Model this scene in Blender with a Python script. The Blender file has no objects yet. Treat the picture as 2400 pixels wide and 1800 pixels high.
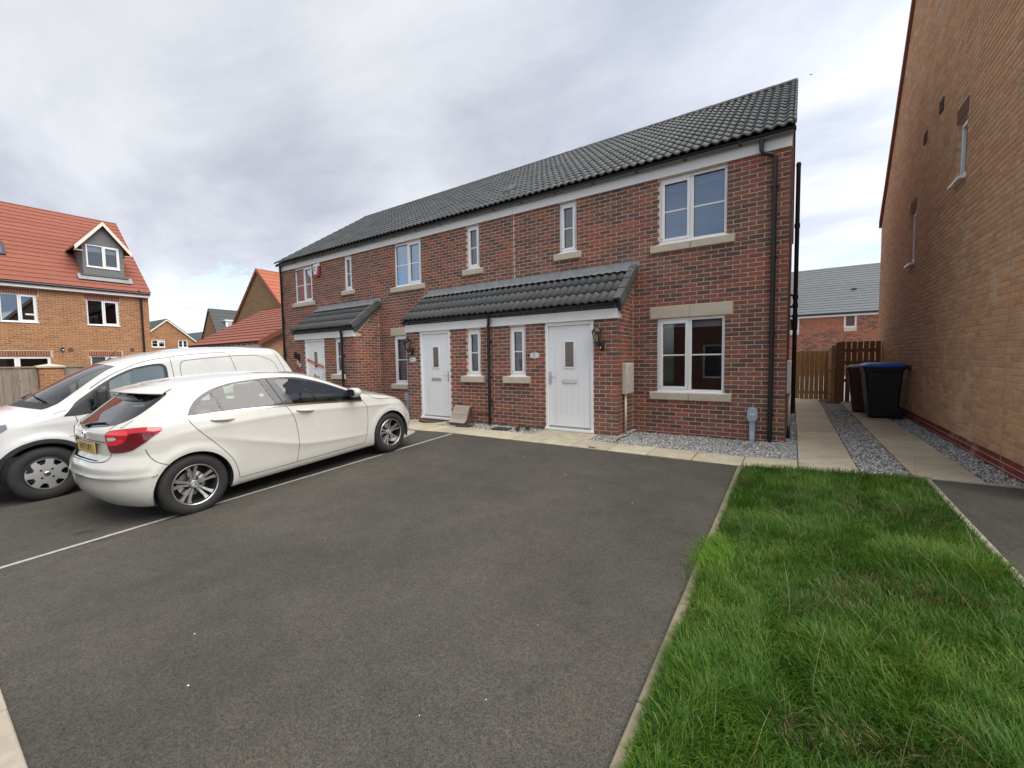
import bpy, bmesh, math, random
import numpy as np
from mathutils import Vector, Matrix, noise as mnoise
random.seed(7); rng = np.random.default_rng(7)
R = math.radians
scene = bpy.context.scene
COL = scene.collection

# ------------------------------------------------------------------ camera
CAM_POS = Vector((0.08128, -8.02273, 1.43694))
CR = ((0.830613, 0.556638, -0.015371), (0.020367, -0.057954, -0.998111), (-0.556478, 0.828731, -0.059475))
F_PX = 979.201
cam_data = bpy.data.cameras.new('camera')
cam = bpy.data.objects.new('camera', cam_data); COL.objects.link(cam)
_r = Vector(CR[0]).normalized(); _f = Vector(CR[2]).normalized()
_u = _r.cross(_f).normalized() * 1.0
_r = _f.cross(_u).normalized()
cam.matrix_world = Matrix(((_r.x, _u.x, -_f.x, CAM_POS.x), (_r.y, _u.y, -_f.y, CAM_POS.y), (_r.z, _u.z, -_f.z, CAM_POS.z), (0, 0, 0, 1)))
cam_data.sensor_width = 36.0
cam_data.lens = F_PX / 2400 * 36
cam_data.clip_end = 2000; cam_data.clip_start = 0.05
scene.camera = cam

# ------------------------------------------------------------------ light
SUN_AZ, SUN_EL = R(92), R(58)            # azimuth from +Y towards +X
SUN_DIR = Vector((math.sin(SUN_AZ) * math.cos(SUN_EL), math.cos(SUN_AZ) * math.cos(SUN_EL), math.sin(SUN_EL)))
world = bpy.data.worlds.new('World'); scene.world = world; world.use_nodes = True
wn, wl = world.node_tree.nodes, world.node_tree.links
wn.clear()
def wnode(t, **k):
    n = wn.new(t)
    for a, b in k.items(): setattr(n, a, b)
    return n
def wmath(op, a, b=None, c=None):
    n = wn.new('ShaderNodeMath'); n.operation = op
    for i, v in enumerate((a, b, c)):
        if v is None: continue
        if hasattr(v, 'links'): wl.new(v, n.inputs[i])
        else: n.inputs[i].default_value = v
    return n.outputs[0]
w_out = wnode('ShaderNodeOutputWorld'); w_bg = wnode('ShaderNodeBackground'); w_bg.inputs['Strength'].default_value = 0.1
wl.new(w_bg.outputs[0], w_out.inputs[0])
w_sky = wnode('ShaderNodeTexSky', sky_type='NISHITA'); w_sky.sun_disc = False
w_sky.sun_elevation = SUN_EL; w_sky.sun_rotation = SUN_AZ
w_sky.air_density = 1.0; w_sky.dust_density = 2.0
w_tc = wnode('ShaderNodeTexCoord'); w_sep = wnode('ShaderNodeSeparateXYZ'); wl.new(w_tc.outputs['Generated'], w_sep.inputs[0])
w_zz = wmath('ADD', wmath('MAXIMUM', w_sep.outputs[2], 0.0), 0.22)
w_px = wmath('DIVIDE', w_sep.outputs[0], w_zz); w_py = wmath('DIVIDE', w_sep.outputs[1], w_zz)
def wnoise(sx, sy, ox, detail, rough, dist):
    c = wnode('ShaderNodeCombineXYZ')
    wl.new(wmath('MULTIPLY_ADD', w_px, sx, ox), c.inputs[0]); wl.new(wmath('MULTIPLY_ADD', w_py, sy, ox * 0.7), c.inputs[1])
    n = wnode('ShaderNodeTexNoise'); n.inputs['Scale'].default_value = 1.0; n.inputs['Detail'].default_value = detail
    n.inputs['Roughness'].default_value = rough; n.inputs['Distortion'].default_value = dist
    wl.new(c.outputs[0], n.inputs['Vector']); return n.outputs['Fac']
def wramp(v, a, b):
    n = wnode('ShaderNodeMapRange'); n.interpolation_type = 'SMOOTHSTEP'
    wl.new(v, n.inputs[0]); n.inputs[1].default_value = a; n.inputs[2].default_value = b
    return n.outputs[0]
def wmix(f, a, b):
    n = wnode('ShaderNodeMix', data_type='RGBA')
    if hasattr(f, 'links'): wl.new(f, n.inputs[0])
    else: n.inputs[0].default_value = f
    for i, v in ((6, a), (7, b)):
        if hasattr(v, 'links'): wl.new(v, n.inputs[i])
        else: n.inputs[i].default_value = (*v, 1)
    return n.outputs[2]
n_big = wnoise(0.50, 0.50, 5.3, 6, 0.5, 0.3)
n_str = wnoise(1.1, 1.9, 11.3, 9, 0.6, 0.5)
n_cov = wnoise(1.1, 1.5, 27.4, 7, 0.6, 0.5)
bright = wramp(wmath('ADD', wmath('MULTIPLY', n_big, 0.70), wmath('MULTIPLY', n_str, 0.30)), 0.36, 0.64)
cloud = wmix(bright, (1.72, 1.90, 2.38), (3.65, 3.74, 3.92))
# clouds lit through from the sun's side
w_dot = wnode('ShaderNodeVectorMath', operation='DOT_PRODUCT'); wl.new(w_tc.outputs['Generated'], w_dot.inputs[0])
w_dot.inputs[1].default_value = (0.50, 0.70, 0.51)
glow = wmath('POWER', wmath('MAXIMUM', w_dot.outputs['Value'], 0.0), 3.0)
lowb = wmath('POWER', wmath('SUBTRACT', 1.0, wmath('MAXIMUM', w_sep.outputs[2], 0.0)), 5.0)
gain = wmath('ADD', wmath('MULTIPLY_ADD', glow, 0.46, 0.74), wmath('MULTIPLY', lowb, 0.42))
w_vm = wnode('ShaderNodeVectorMath', operation='SCALE'); wl.new(cloud, w_vm.inputs[0]); wl.new(gain, w_vm.inputs['Scale'])
cover = wramp(wmath('ADD', n_cov, wmath('MULTIPLY', wramp(w_sep.outputs[2], 0.10, 0.42), 0.3)), 0.42, 0.54)
wl.new(wmix(cover, w_sky.outputs[0], w_vm.outputs[0]), w_bg.inputs['Color'])

sun_d = bpy.data.lights.new('sun', 'SUN'); sun_d.energy = 1.5; sun_d.angle = R(62); sun_d.color = (1.0, 0.95, 0.87)
sun = bpy.data.objects.new('sun', sun_d); COL.objects.link(sun)
sun.rotation_euler = SUN_DIR.to_track_quat('Z', 'Y').to_euler(); sun.location = (10, 10, 30)
vs = scene.view_settings
vs.view_transform = 'Standard'; vs.look = 'None'; vs.exposure = 1.65; vs.gamma = 1.0; vs.use_curve_mapping = False
scene.render.engine = 'CYCLES'
scene.cycles.max_bounces = 7; scene.cycles.transparent_max_bounces = 16; scene.cycles.caustics_reflective = False; scene.cycles.caustics_refractive = False

# ------------------------------------------------------------------ helpers
def project(P):
    d = Vector(P) - CAM_POS
    z = d.dot(_f)
    if z < 0.05: return None
    return (1200 + F_PX * d.dot(_r) / z, 900 - F_PX * d.dot(_u) / z, z)
def ground(x, y):
    z = 0.036 * min(0.0, y + 1.93)
    if y > -1.93 and x < -2.4: z += 0.033 * min(y + 1.93, 1.07)
    if x > -0.45: z += 0.054 * min(x + 0.45, 1.85)
    if x < -5.3: z += 0.02 * max(x + 5.3, -4.0)
    return z

MATS = {}
def nodes_of(m):
    m.use_nodes = True
    return m.node_tree.nodes, m.node_tree.links
def mat(name, col, rough=0.6, var=0.12, vscale=8.0, bump=0.0, bscale=60.0, metal=0.0, spec=0.5, coat=0.0, attr=None, objrand=0.0, hue=None, stretch=None):
    """principled material: colour (or a colour attribute) broken up by world-space noise, with fine relief"""
    m = bpy.data.materials.new(name); N, L = nodes_of(m)
    b = N['Principled BSDF']
    b.inputs['Roughness'].default_value = rough; b.inputs['Metallic'].default_value = metal
    b.inputs['Specular IOR Level'].default_value = spec; b.inputs['Coat Weight'].default_value = coat; b.inputs['Coat Roughness'].default_value = 0.04
    geo = N.new('ShaderNodeNewGeometry'); vec = geo.outputs['Position']
    if stretch:
        vm = N.new('ShaderNodeVectorMath'); vm.operation = 'MULTIPLY'; L.new(vec, vm.inputs[0]); vm.inputs[1].default_value = stretch; vec = vm.outputs[0]
    if attr:
        a = N.new('ShaderNodeAttribute'); a.attribute_name = attr; src = a.outputs['Color']
    else:
        a = N.new('ShaderNodeRGB'); a.outputs[0].default_value = (*col, 1); src = a.outputs[0]
    if var > 0:
        n1 = N.new('ShaderNodeTexNoise'); n1.inputs['Scale'].default_value = vscale; n1.inputs['Detail'].default_value = 7; n1.inputs['Roughness'].default_value = 0.62
        L.new(vec, n1.inputs['Vector'])
        mr = N.new('ShaderNodeMapRange'); L.new(n1.outputs['Fac'], mr.inputs[0]); mr.inputs[1].default_value = 0.3; mr.inputs[2].default_value = 0.7
        mr.inputs[3].default_value = 1 - var; mr.inputs[4].default_value = 1 + var
        fac = mr.outputs[0]
        if objrand:
            oi = N.new('ShaderNodeObjectInfo'); m2 = N.new('ShaderNodeMapRange'); L.new(oi.outputs['Random'], m2.inputs[0])
            m2.inputs[3].default_value = 1 - objrand; m2.inputs[4].default_value = 1 + objrand
            mm = N.new('ShaderNodeMath'); mm.operation = 'MULTIPLY'; L.new(fac, mm.inputs[0]); L.new(m2.outputs[0], mm.inputs[1]); fac = mm.outputs[0]
        sc = N.new('ShaderNodeVectorMath'); sc.operation = 'SCALE'; L.new(src, sc.inputs[0]); L.new(fac, sc.inputs['Scale']); src = sc.outputs[0]
        rr = N.new('ShaderNodeMapRange'); L.new(n1.outputs['Fac'], rr.inputs[0]); rr.inputs[3].default_value = max(rough - 0.08, 0.02); rr.inputs[4].default_value = min(rough + 0.08, 1)
        L.new(rr.outputs[0], b.inputs['Roughness'])
    if hue:                       # stains with a shape of their own: a second colour in noise patches
        hc, hs, lo, hi = hue
        n3 = N.new('ShaderNodeTexNoise'); n3.inputs['Scale'].default_value = hs; n3.inputs['Detail'].default_value = 9; n3.inputs['Roughness'].default_value = 0.65
        L.new(vec, n3.inputs['Vector'])
        r3 = N.new('ShaderNodeMapRange'); L.new(n3.outputs['Fac'], r3.inputs[0]); r3.inputs[1].default_value = lo; r3.inputs[2].default_value = hi
        mx = N.new('ShaderNodeMix'); mx.data_type = 'RGBA'; L.new(r3.outputs[0], mx.inputs[0]); L.new(src, mx.inputs[6]); mx.inputs[7].default_value = (*hc, 1); src = mx.outputs[2]
    L.new(src, b.inputs['Base Color'])
    if bump > 0:
        n2 = N.new('ShaderNodeTexNoise'); n2.inputs['Scale'].default_value = bscale; n2.inputs['Detail'].default_value = 5; L.new(vec, n2.inputs['Vector'])
        bp = N.new('ShaderNodeBump'); bp.inputs['Strength'].default_value = bump; bp.inputs['Distance'].default_value = 0.01
        L.new(n2.outputs['Fac'], bp.inputs['Height']); L.new(bp.outputs[0], b.inputs['Normal'])
    MATS[name] = m; return m
def glass_mat(name, tint, refl=1.0, trans=0.9, rough=0.0, coatc=(1, 1, 1)):
    """thin pane: clear or tinted see-through with Fresnel reflection"""
    m = bpy.data.materials.new(name); N, L = nodes_of(m); N.remove(N['Principled BSDF'])
    out = N['Material Output']; tr = N.new('ShaderNodeBsdfTransparent'); gl = N.new('ShaderNodeBsdfGlossy'); mx = N.new('ShaderNodeMixShader'); fr = N.new('ShaderNodeFresnel')
    fr.inputs['IOR'].default_value = 1.52; tr.inputs[0].default_value = tuple(c * trans for c in tint) + (1,); gl.inputs['Roughness'].default_value = rough; gl.inputs[0].default_value = (*coatc, 1)
    mul = N.new('ShaderNodeMath'); mul.operation = 'MULTIPLY'; mul.use_clamp = True; L.new(fr.outputs[0], mul.inputs[0]); mul.inputs[1].default_value = refl
    L.new(mul.outputs[0], mx.inputs[0]); L.new(tr.outputs[0], mx.inputs[1]); L.new(gl.outputs[0], mx.inputs[2]); L.new(mx.outputs[0], out.inputs[0])
    MATS[name] = m; return m

class MB:
    def __init__(s): s.v = []; s.f = []; s.c = []
    def add(s, vs, fs, col=None):
        b = len(s.v); s.v += [tuple(p) for p in vs]; s.f += [tuple(b + i for i in f) for f in fs]
        if col is not None: s.c += [col] * len(vs)
        return s
    def box(s, x0, x1, y0, y1, z0, z1, col=None):
        return s.add([(x0,y0,z0),(x1,y0,z0),(x1,y1,z0),(x0,y1,z0),(x0,y0,z1),(x1,y0,z1),(x1,y1,z1),(x0,y1,z1)],
                     [(0,3,2,1),(4,5,6,7),(0,1,5,4),(1,2,6,5),(2,3,7,6),(3,0,4,7)], col)
    def fbox(s, F, u0, u1, v0, v1, n0, n1, col=None):
        P = F.p
        return s.add([P(u0,v0,n1),P(u1,v0,n1),P(u1,v0,n0),P(u0,v0,n0),P(u0,v1,n1),P(u1,v1,n1),P(u1,v1,n0),P(u0,v1,n0)],
                     [(0,3,2,1),(4,5,6,7),(0,1,5,4),(1,2,6,5),(2,3,7,6),(3,0,4,7)], col)
    def prism(s, poly, fn, a, b):
        """poly: 2-D outline; fn(p, q, t) -> 3-D; extruded t=a..b"""
        n = len(poly); vs = [fn(p, q, a) for p, q in poly] + [fn(p, q, b) for p, q in poly]
        fs = [tuple(range(n))[::-1], tuple(range(n, 2 * n))] + [(i, (i + 1) % n, n + (i + 1) % n, n + i) for i in range(n)]
        return s.add(vs, fs)
    def tube(s, pts, r, n=10, cap=True):
        pts = [Vector(p) for p in pts]; rs = r if isinstance(r, (list, tuple)) else [r] * len(pts)
        rings = []; up = None
        for i, p in enumerate(pts):
            d = (pts[min(i + 1, len(pts) - 1)] - pts[max(i - 1, 0)]).normalized()
            if up is None: up = Vector((0, 0, 1)) if abs(d.z) < 0.9 else Vector((1, 0, 0))
            a = d.cross(up); a = a.normalized() if a.length > 1e-6 else Vector((1, 0, 0)); b2 = a.cross(d).normalized(); up = b2
            rings.append([p + (a * math.cos(t) + b2 * math.sin(t)) * rs[i] for t in (2 * math.pi * k / n for k in range(n))])
        vs = [q for rg in rings for q in rg]; fs = []
        for i in range(len(rings) - 1):
            for k in range(n): fs.append((i*n+k, i*n+(k+1)%n, (i+1)*n+(k+1)%n, (i+1)*n+k))
        if cap: fs += [tuple(range(n))[::-1], tuple((len(rings)-1)*n + k for k in range(n))]
        return s.add(vs, fs)
    def lathe(s, prof, fn, n=32, closed=False):
        """prof: (r, h) list; fn(x, y, h) -> 3-D"""
        vs = [fn(r * math.cos(t), r * math.sin(t), h) for r, h in prof for t in (2 * math.pi * k / n for k in range(n))]
        fs = [(i*n+k, i*n+(k+1)%n, (i+1)*n+(k+1)%n, (i+1)*n+k) for i in range(len(prof)-1) for k in range(n)]
        return s.add(vs, fs)
class Frame:
    def __init__(s, O, U, N): s.O = Vector(O); s.U = Vector(U).normalized(); s.N = Vector(N).normalized(); s.Z = Vector((0, 0, 1))
    def p(s, u, v, n=0.0): return s.O + s.U * u + s.Z * v + s.N * n
FRONT = lambda x, y, z: Frame((x, y, z), (1, 0, 0), (0, -1, 0))     # faces the parking
OFF = {}
def link(o, parent, center):
    COL.objects.link(o)
    po = OFF[parent.name] if parent else Vector((0, 0, 0))
    if parent: o.parent = parent
    o.location = Vector(center) - po; OFF[o.name] = Vector(center)
    return o
def build(mb, name, m, parent=None, smooth=False, kind=None, base=False, label=None):
    me = bpy.data.meshes.new(name)
    V = np.array([tuple(p) for p in mb.v], dtype=np.float64)
    lo, hi = V.min(0), V.max(0); c = (lo + hi) / 2
    if base: c[2] = lo[2]
    V -= c
    me.from_pydata(V.tolist(), [], mb.f)
    if mb.c:
        at = me.color_attributes.new('bc', 'FLOAT_COLOR', 'POINT'); at.data.foreach_set('color', np.array([(*q, 1.0) for q in mb.c], dtype=np.float32).ravel())
    if smooth: me.polygons.foreach_set('use_smooth', [True] * len(me.polygons))
    me.materials.append(MATS[m] if isinstance(m, str) else m)
    me.update()
    o = bpy.data.objects.new(name, me); link(o, parent, c)
    if kind: o['kind'] = kind
    if label: o['label'] = label
    return o
def smooth_angle(o, deg=35):
    bm = bmesh.new(); bm.from_mesh(o.data)
    for e in bm.edges:
        if len(e.link_faces) == 2 and e.calc_face_angle(0) > R(deg): e.smooth = False
    for f in bm.faces: f.smooth = True
    bm.to_mesh(o.data); bm.free()
def bevel(o, w, seg=2, deg=30):
    bm = bmesh.new(); bm.from_mesh(o.data); bmesh.ops.remove_doubles(bm, verts=bm.verts, dist=1e-5)
    es = [e for e in bm.edges if len(e.link_faces) == 2 and e.calc_face_angle(0) > R(deg)]
    res = bmesh.ops.bevel(bm, geom=es, offset=w, segments=seg, profile=0.5, affect='EDGES', clamp_overlap=True)
    for f in bm.faces: f.smooth = False
    for f in res['faces']: f.smooth = True
    bm.to_mesh(o.data); bm.free(); return o
def thing(name, loc, label, cat, group=None, rot=None):
    o = bpy.data.objects.new(name, None); COL.objects.link(o); o.empty_display_size = 0.2
    o.location = loc; OFF[o.name] = Vector(loc) if rot is None else Vector((0, 0, 0))
    if rot is not None: o.rotation_euler = rot
    o['label'] = label; o['category'] = cat
    if group: o['group'] = group
    return o
def tag(o, label, cat, group=None):
    o['label'] = label; o['category'] = cat
    if group: o['group'] = group
    return o
def text_mesh(name, s, size, m, parent, F, u, v, n, depth=0.0015, align='CENTER'):
    cu = bpy.data.curves.new(name, 'FONT'); cu.body = s; cu.size = size; cu.align_x = align; cu.align_y = 'CENTER'; cu.extrude = depth; cu.resolution_u = 3
    t = bpy.data.objects.new(name, cu); COL.objects.link(t)
    me = bpy.data.meshes.new_from_object(t.evaluated_get(bpy.context.evaluated_depsgraph_get()))
    bpy.data.objects.remove(t); bpy.data.curves.remove(cu)
    mb = MB(); mb.add([F.p(u + q.co.x, v + q.co.y, n + q.co.z) for q in me.vertices], [tuple(p.vertices) for p in me.polygons])
    bpy.data.meshes.remove(me)
    return build(mb, name, m, parent)

# ------------------------------------------------------------------ materials
mat('mortar', (0.64, 0.51, 0.39), 0.95, 0.22, 25, 0.5, 120)
mat('mortar_buff', (0.56, 0.42, 0.29), 0.95, 0.18, 14, 0.4, 120, hue=((0.72, 0.62, 0.50), 1.6, 0.54, 0.72))
mat('brick', (1, 1, 1), 0.88, 0.22, 45, 0.55, 160, attr='bc', spec=0.25, hue=((0.40, 0.33, 0.28), 1.7, 0.64, 0.86))
mat('brick_buff', (1, 1, 1), 0.9, 0.16, 30, 0.4, 140, attr='bc', spec=0.25, hue=((0.66, 0.54, 0.42), 1.6, 0.57, 0.84))
mat('brick_far', (1, 1, 1), 0.9, 0.15, 12, 0, 1, attr='bc', spec=0.2)
mat('stone', (0.56, 0.50, 0.40), 0.85, 0.08, 9, 0.25, 150, hue=((0.40, 0.37, 0.30), 3.0, 0.62, 0.9))
mat('upvc', (0.86, 0.865, 0.88), 0.32, 0.03, 6, 0, 1)
mat('fascia_white', (0.86, 0.85, 0.85), 0.45, 0.06, 4, 0.08, 80, stretch=(1, 6, 30))
mat('door_white', (0.84, 0.855, 0.88), 0.38, 0.012, 5, 0.0, 120)
mat('door_glass', (0.13, 0.10, 0.085), 0.12, 0.2, 30, 0.2, 60, coat=0.5)
mat('black_plastic', (0.012, 0.013, 0.016), 0.32, 0.1, 20, 0, 1)
mat('black_paint', (0.014, 0.014, 0.016), 0.45, 0.1, 30, 0.1, 200)
mat('tile_grey', (0.102, 0.111, 0.116), 0.6, 0.22, 10, 0.35, 220, objrand=0.2, hue=((0.15, 0.16, 0.15), 3, 0.52, 0.85))
mat('tile_porch', (0.072, 0.075, 0.078), 0.7, 0.15, 14, 0.3, 220, objrand=0.10)
mat('ridge_grey', (0.09, 0.095, 0.095), 0.7, 0.15, 14, 0.3, 200, objrand=0.1)
mat('lead', (0.23, 0.25, 0.26), 0.55, 0.22, 6, 0.15, 30, metal=0.25, hue=((0.23, 0.23, 0.20), 4, 0.55, 0.8))
mat('tile_red', (0.26, 0.085, 0.056), 0.85, 0.12, 6, 0.2, 60, objrand=0.06)
mat('tile_slate', (0.13, 0.145, 0.155), 0.7, 0.1, 3, 0, 1, objrand=0.06)
mat('tile_slate_dark', (0.07, 0.075, 0.075), 0.8, 0.1, 3, 0, 1, objrand=0.06)
mat('dark_metal', (0.04, 0.045, 0.05), 0.5, 0.1, 10, 0, 1)
mat('chrome', (0.75, 0.75, 0.76), 0.16, 0.0, metal=1.0)
mat('steel', (0.55, 0.55, 0.56), 0.3, 0.05, 10, 0, 1, metal=1.0)
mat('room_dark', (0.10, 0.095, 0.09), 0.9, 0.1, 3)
mat('blind', (0.62, 0.63, 0.66), 0.7, 0.04, 5)
mat('blind_roller', (0.55, 0.60, 0.70), 0.8, 0.04, 5)
mat('sky_tint_sheet', (0.40, 0.48, 0.62), 0.8, 0.06, 4)  # blue of the reflected sky, painted on a sheet behind the upper panes
mat('curtain', (0.55, 0.55, 0.55), 0.9, 0.15, 12)
mat('frosted', (0.30, 0.30, 0.30), 0.12, 0.25, 30, 0.3, 40, coat=0.6)
mat('frosted_blue', (0.36, 0.42, 0.48), 0.12, 0.2, 30, 0.25, 40, coat=0.6)
glass_mat('glass', (0.86, 0.90, 0.92), 2.0, 0.92)
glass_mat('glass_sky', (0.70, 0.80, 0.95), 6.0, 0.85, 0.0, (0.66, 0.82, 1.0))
mat('meter_box', (0.62, 0.58, 0.50), 0.5, 0.06, 10, 0.1, 80)
mat('meter_grey', (0.36, 0.43, 0.50), 0.5, 0.1, 14)
mat('meter_light', (0.48, 0.55, 0.66), 0.45, 0.05, 14)
mat('asphalt', (0.085, 0.079, 0.073), 0.9, 0.1, 3)
mat('slab', (0.46, 0.41, 0.30), 0.9, 0.16, 5, 0.35, 130, objrand=0.10, hue=((0.27, 0.26, 0.17), 2.4, 0.52, 0.80))
mat('concrete', (0.22, 0.19, 0.135), 0.95, 0.2, 10, 0.5, 90, hue=((0.11, 0.115, 0.05), 5, 0.45, 0.7))
mat('concrete_pale', (0.36, 0.32, 0.255), 0.95, 0.15, 10, 0.4, 90)
mat('paint_white', (0.36, 0.35, 0.325), 0.8, 0.25, 18, 0.2, 90)
mat('soil', (0.045, 0.075, 0.018), 1.0, 0.3, 9, 0.5, 40)
mat('ground_far', (0.10, 0.11, 0.07), 1.0, 0.2, 1)
mat('gravel_bed', (0.26, 0.25, 0.245), 1.0, 0.35, 70, 0.8, 90)
mat('gravel', (1, 1, 1), 0.85, 0.1, 40, attr='bc')
mat('grass', (1, 1, 1), 0.5, 0.0, attr='bc', spec=0.35)
mat('timber', (0.45, 0.30, 0.14), 0.85, 0.25, 7, 0.25, 40, objrand=0.12, stretch=(5, 5, 0.6), hue=((0.12, 0.065, 0.03), 2.4, 0.60, 0.74))
mat('timber_dark', (0.27, 0.16, 0.08), 0.85, 0.2, 7, 0.25, 40, objrand=0.12, stretch=(5, 5, 0.6))
mat('timber_grey', (0.26, 0.22, 0.175), 0.9, 0.25, 7, 0.3, 40, objrand=0.12, stretch=(5, 5, 0.6))
mat('planks_mauve', (0.42, 0.34, 0.30), 0.8, 0.12, 8, 0.15, 60, stretch=(0.6, 5, 5))
mat('brown_board', (0.12, 0.075, 0.05), 0.8, 0.2, 8, 0.2, 60)
mat('coir', (0.10, 0.065, 0.035), 1.0, 0.3, 60, 0.8, 150)
mat('bin_navy', (0.012, 0.016, 0.024), 0.42, 0.12, 8, 0.1, 60)
mat('bin_blue', (0.02, 0.09, 0.48), 0.38, 0.1, 8)
mat('bin_brown', (0.085, 0.038, 0.026), 0.45, 0.1, 8)
mat('red_plastic', (0.30, 0.012, 0.02), 0.35, 0.05, 8)
mat('white_plastic', (0.75, 0.75, 0.76), 0.4, 0.03, 8)
mat('orange_tape', (0.62, 0.13, 0.03), 0.5, 0.1, 20)
mat('sign_ink', (0.03, 0.03, 0.035), 0.5, 0.0)
mat('sign_grey', (0.30, 0.30, 0.30), 0.5, 0.0)
mat('render_grey', (0.17, 0.18, 0.18), 0.85, 0.06, 3)
mat('cream_paint', (0.78, 0.74, 0.62), 0.5, 0.05, 4)
mat('bulb', (0.7, 0.68, 0.6), 0.3, 0.0)
glass_mat('lamp_glass', (0.85, 0.85, 0.82), 1.2, 0.85)
# asphalt: bound stone chippings of mixed grey, worn pale patches and damp stains
def asphalt_nodes():
    m = MATS['asphalt']; N, L = nodes_of(m); b = N['Principled BSDF']; geo = N.new('ShaderNodeNewGeometry')
    def nz(s, d, r=0.6):
        n = N.new('ShaderNodeTexNoise'); n.inputs['Scale'].default_value = s; n.inputs['Detail'].default_value = d; n.inputs['Roughness'].default_value = r; L.new(geo.outputs['Position'], n.inputs['Vector']); return n.outputs['Fac']
    def mr(v, a, b_, c, d):
        n = N.new('ShaderNodeMapRange'); L.new(v, n.inputs[0]); n.inputs[1].default_value = a; n.inputs[2].default_value = b_; n.inputs[3].default_value = c; n.inputs[4].default_value = d; return n.outputs[0]
    def mul(a, b_):
        n = N.new('ShaderNodeMath'); n.operation = 'MULTIPLY'; L.new(a, n.inputs[0]); L.new(b_, n.inputs[1]); return n.outputs[0]
    vo = N.new('ShaderNodeTexVoronoi'); vo.inputs['Scale'].default_value = 165; L.new(geo.outputs['Position'], vo.inputs['Vector'])
    sep = N.new('ShaderNodeSeparateColor'); L.new(vo.outputs['Color'], sep.inputs[0])
    chips = mr(sep.outputs[0], 0.0, 1.0, 0.58, 1.52)
    f = mul(mul(mr(nz(0.55, 6), 0.3, 0.7, 0.78, 1.22), mr(nz(4.5, 7, 0.7), 0.3, 0.7, 0.84, 1.16)), mul(chips, mr(nz(60, 4), 0.3, 0.7, 0.86, 1.14)))
    rgb = N.new('ShaderNodeMix'); rgb.data_type = 'RGBA'; L.new(mr(nz(0.8, 4), 0.35, 0.65, 0, 1), rgb.inputs[0]); rgb.inputs[6].default_value = (0.069, 0.0625, 0.050, 1); rgb.inputs[7].default_value = (0.062, 0.0575, 0.048, 1)
    # drips and damp spots, dusty pale scuffs
    f = mul(f, mr(nz(2.6, 3, 0.5), 0.70, 0.76, 1.0, 0.62)); f = mul(f, mr(nz(1.3, 8, 0.75), 0.63, 0.78, 1.0, 1.45))
    sc = N.new('ShaderNodeVectorMath'); sc.operation = 'SCALE'; L.new(rgb.outputs[2], sc.inputs[0]); L.new(f, sc.inputs['Scale'])
    L.new(sc.outputs[0], b.inputs['Base Color'])
    bp = N.new('ShaderNodeBump'); bp.inputs['Strength'].default_value = 0.75; bp.inputs['Distance'].default_value = 0.007; L.new(vo.outputs['Distance'], bp.inputs['Height']); bp.invert = True
    L.new(bp.outputs[0], b.inputs['Normal'])
asphalt_nodes()

# ------------------------------------------------------------------ building kit
RED = [(0.335, 0.118, 0.082), (0.30, 0.112, 0.082), (0.275, 0.112, 0.086), (0.24, 0.106, 0.083), (0.20, 0.099, 0.081), (0.158, 0.087, 0.075), (0.147, 0.092, 0.082), (0.265, 0.13, 0.10)]
BUFF = [(0.62, 0.365, 0.20), (0.58, 0.35, 0.20), (0.64, 0.385, 0.215), (0.57, 0.31, 0.18), (0.52, 0.325, 0.19), (0.61, 0.345, 0.20)]
ORANGE = [(0.37, 0.178, 0.083), (0.34, 0.165, 0.08), (0.395, 0.195, 0.092), (0.31, 0.148, 0.074)]
PLINTH = [(0.22, 0.055, 0.045), (0.19, 0.05, 0.042), (0.25, 0.06, 0.05)]
BL, BH, JT = 0.225, 0.075, 0.0115
BRICK_CACHE = {}
def brick_mesh(F, L, H, D, pal, k):
    key = (round(F.U.x, 3), round(F.U.y, 3), round(L, 3), round(H, 3), round(D, 3), id(pal), k)
    if key in BRICK_CACHE: return BRICK_CACHE[key]
    mb = MB(); b = 0.0045; rr = random.Random(hash((k, L))); G = Frame((0, 0, 0), F.U, F.N)
    col = pal[k % len(pal)]; j = rr.uniform(0.9, 1.1); col = tuple(c * j for c in col)
    brick_geo(mb, G, -L/2, L/2, -H/2, H/2, D, 0.0, col)
    me = bpy.data.meshes.new('brick'); me.from_pydata([tuple(p) for p in mb.v], [], mb.f)
    at = me.color_attributes.new('bc', 'FLOAT_COLOR', 'POINT'); at.data.foreach_set('color', np.array([(*q, 1.0) for q in mb.c], dtype=np.float32).ravel())
    BRICK_CACHE[key] = me; return me
def brick_geo(mb, F, u0, u1, v0, v1, d, n, col):
    """a brick with arrised front edges: face, four chamfers, four sides"""
    b = min(0.005, (u1 - u0) * 0.2); P = F.p
    vs = [P(u0+b, v0+b, n), P(u1-b, v0+b, n), P(u1-b, v1-b, n), P(u0+b, v1-b, n),
          P(u0, v0, n-b), P(u1, v0, n-b), P(u1, v1, n-b), P(u0, v1, n-b), P(u0, v0, n-d), P(u1, v0, n-d), P(u1, v1, n-d), P(u0, v1, n-d)]
    fs = [(0,1,2,3), (4,5,1,0), (5,6,2,1), (6,7,3,2), (7,4,0,3), (8,9,5,4), (9,10,6,5), (10,11,7,6), (11,8,4,7)]
    mb.add(vs, fs, col)
def rect_cells(W, H, holes):
    us = sorted({0, W, *[min(max(a, 0), W) for h in holes for a in h[:2]]}); vs_ = sorted({0, H, *[min(max(a, 0), H) for h in holes for a in h[2:]]})
    inside = lambda u, v: any(h[0] < u < h[1] and h[2] < v < h[3] for h in holes)
    nu, nv = len(us) - 1, len(vs_) - 1
    solid = [[not inside((us[i]+us[i+1])/2, (vs_[j]+vs_[j+1])/2) for j in range(nv)] for i in range(nu)]
    return us, vs_, solid
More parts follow.
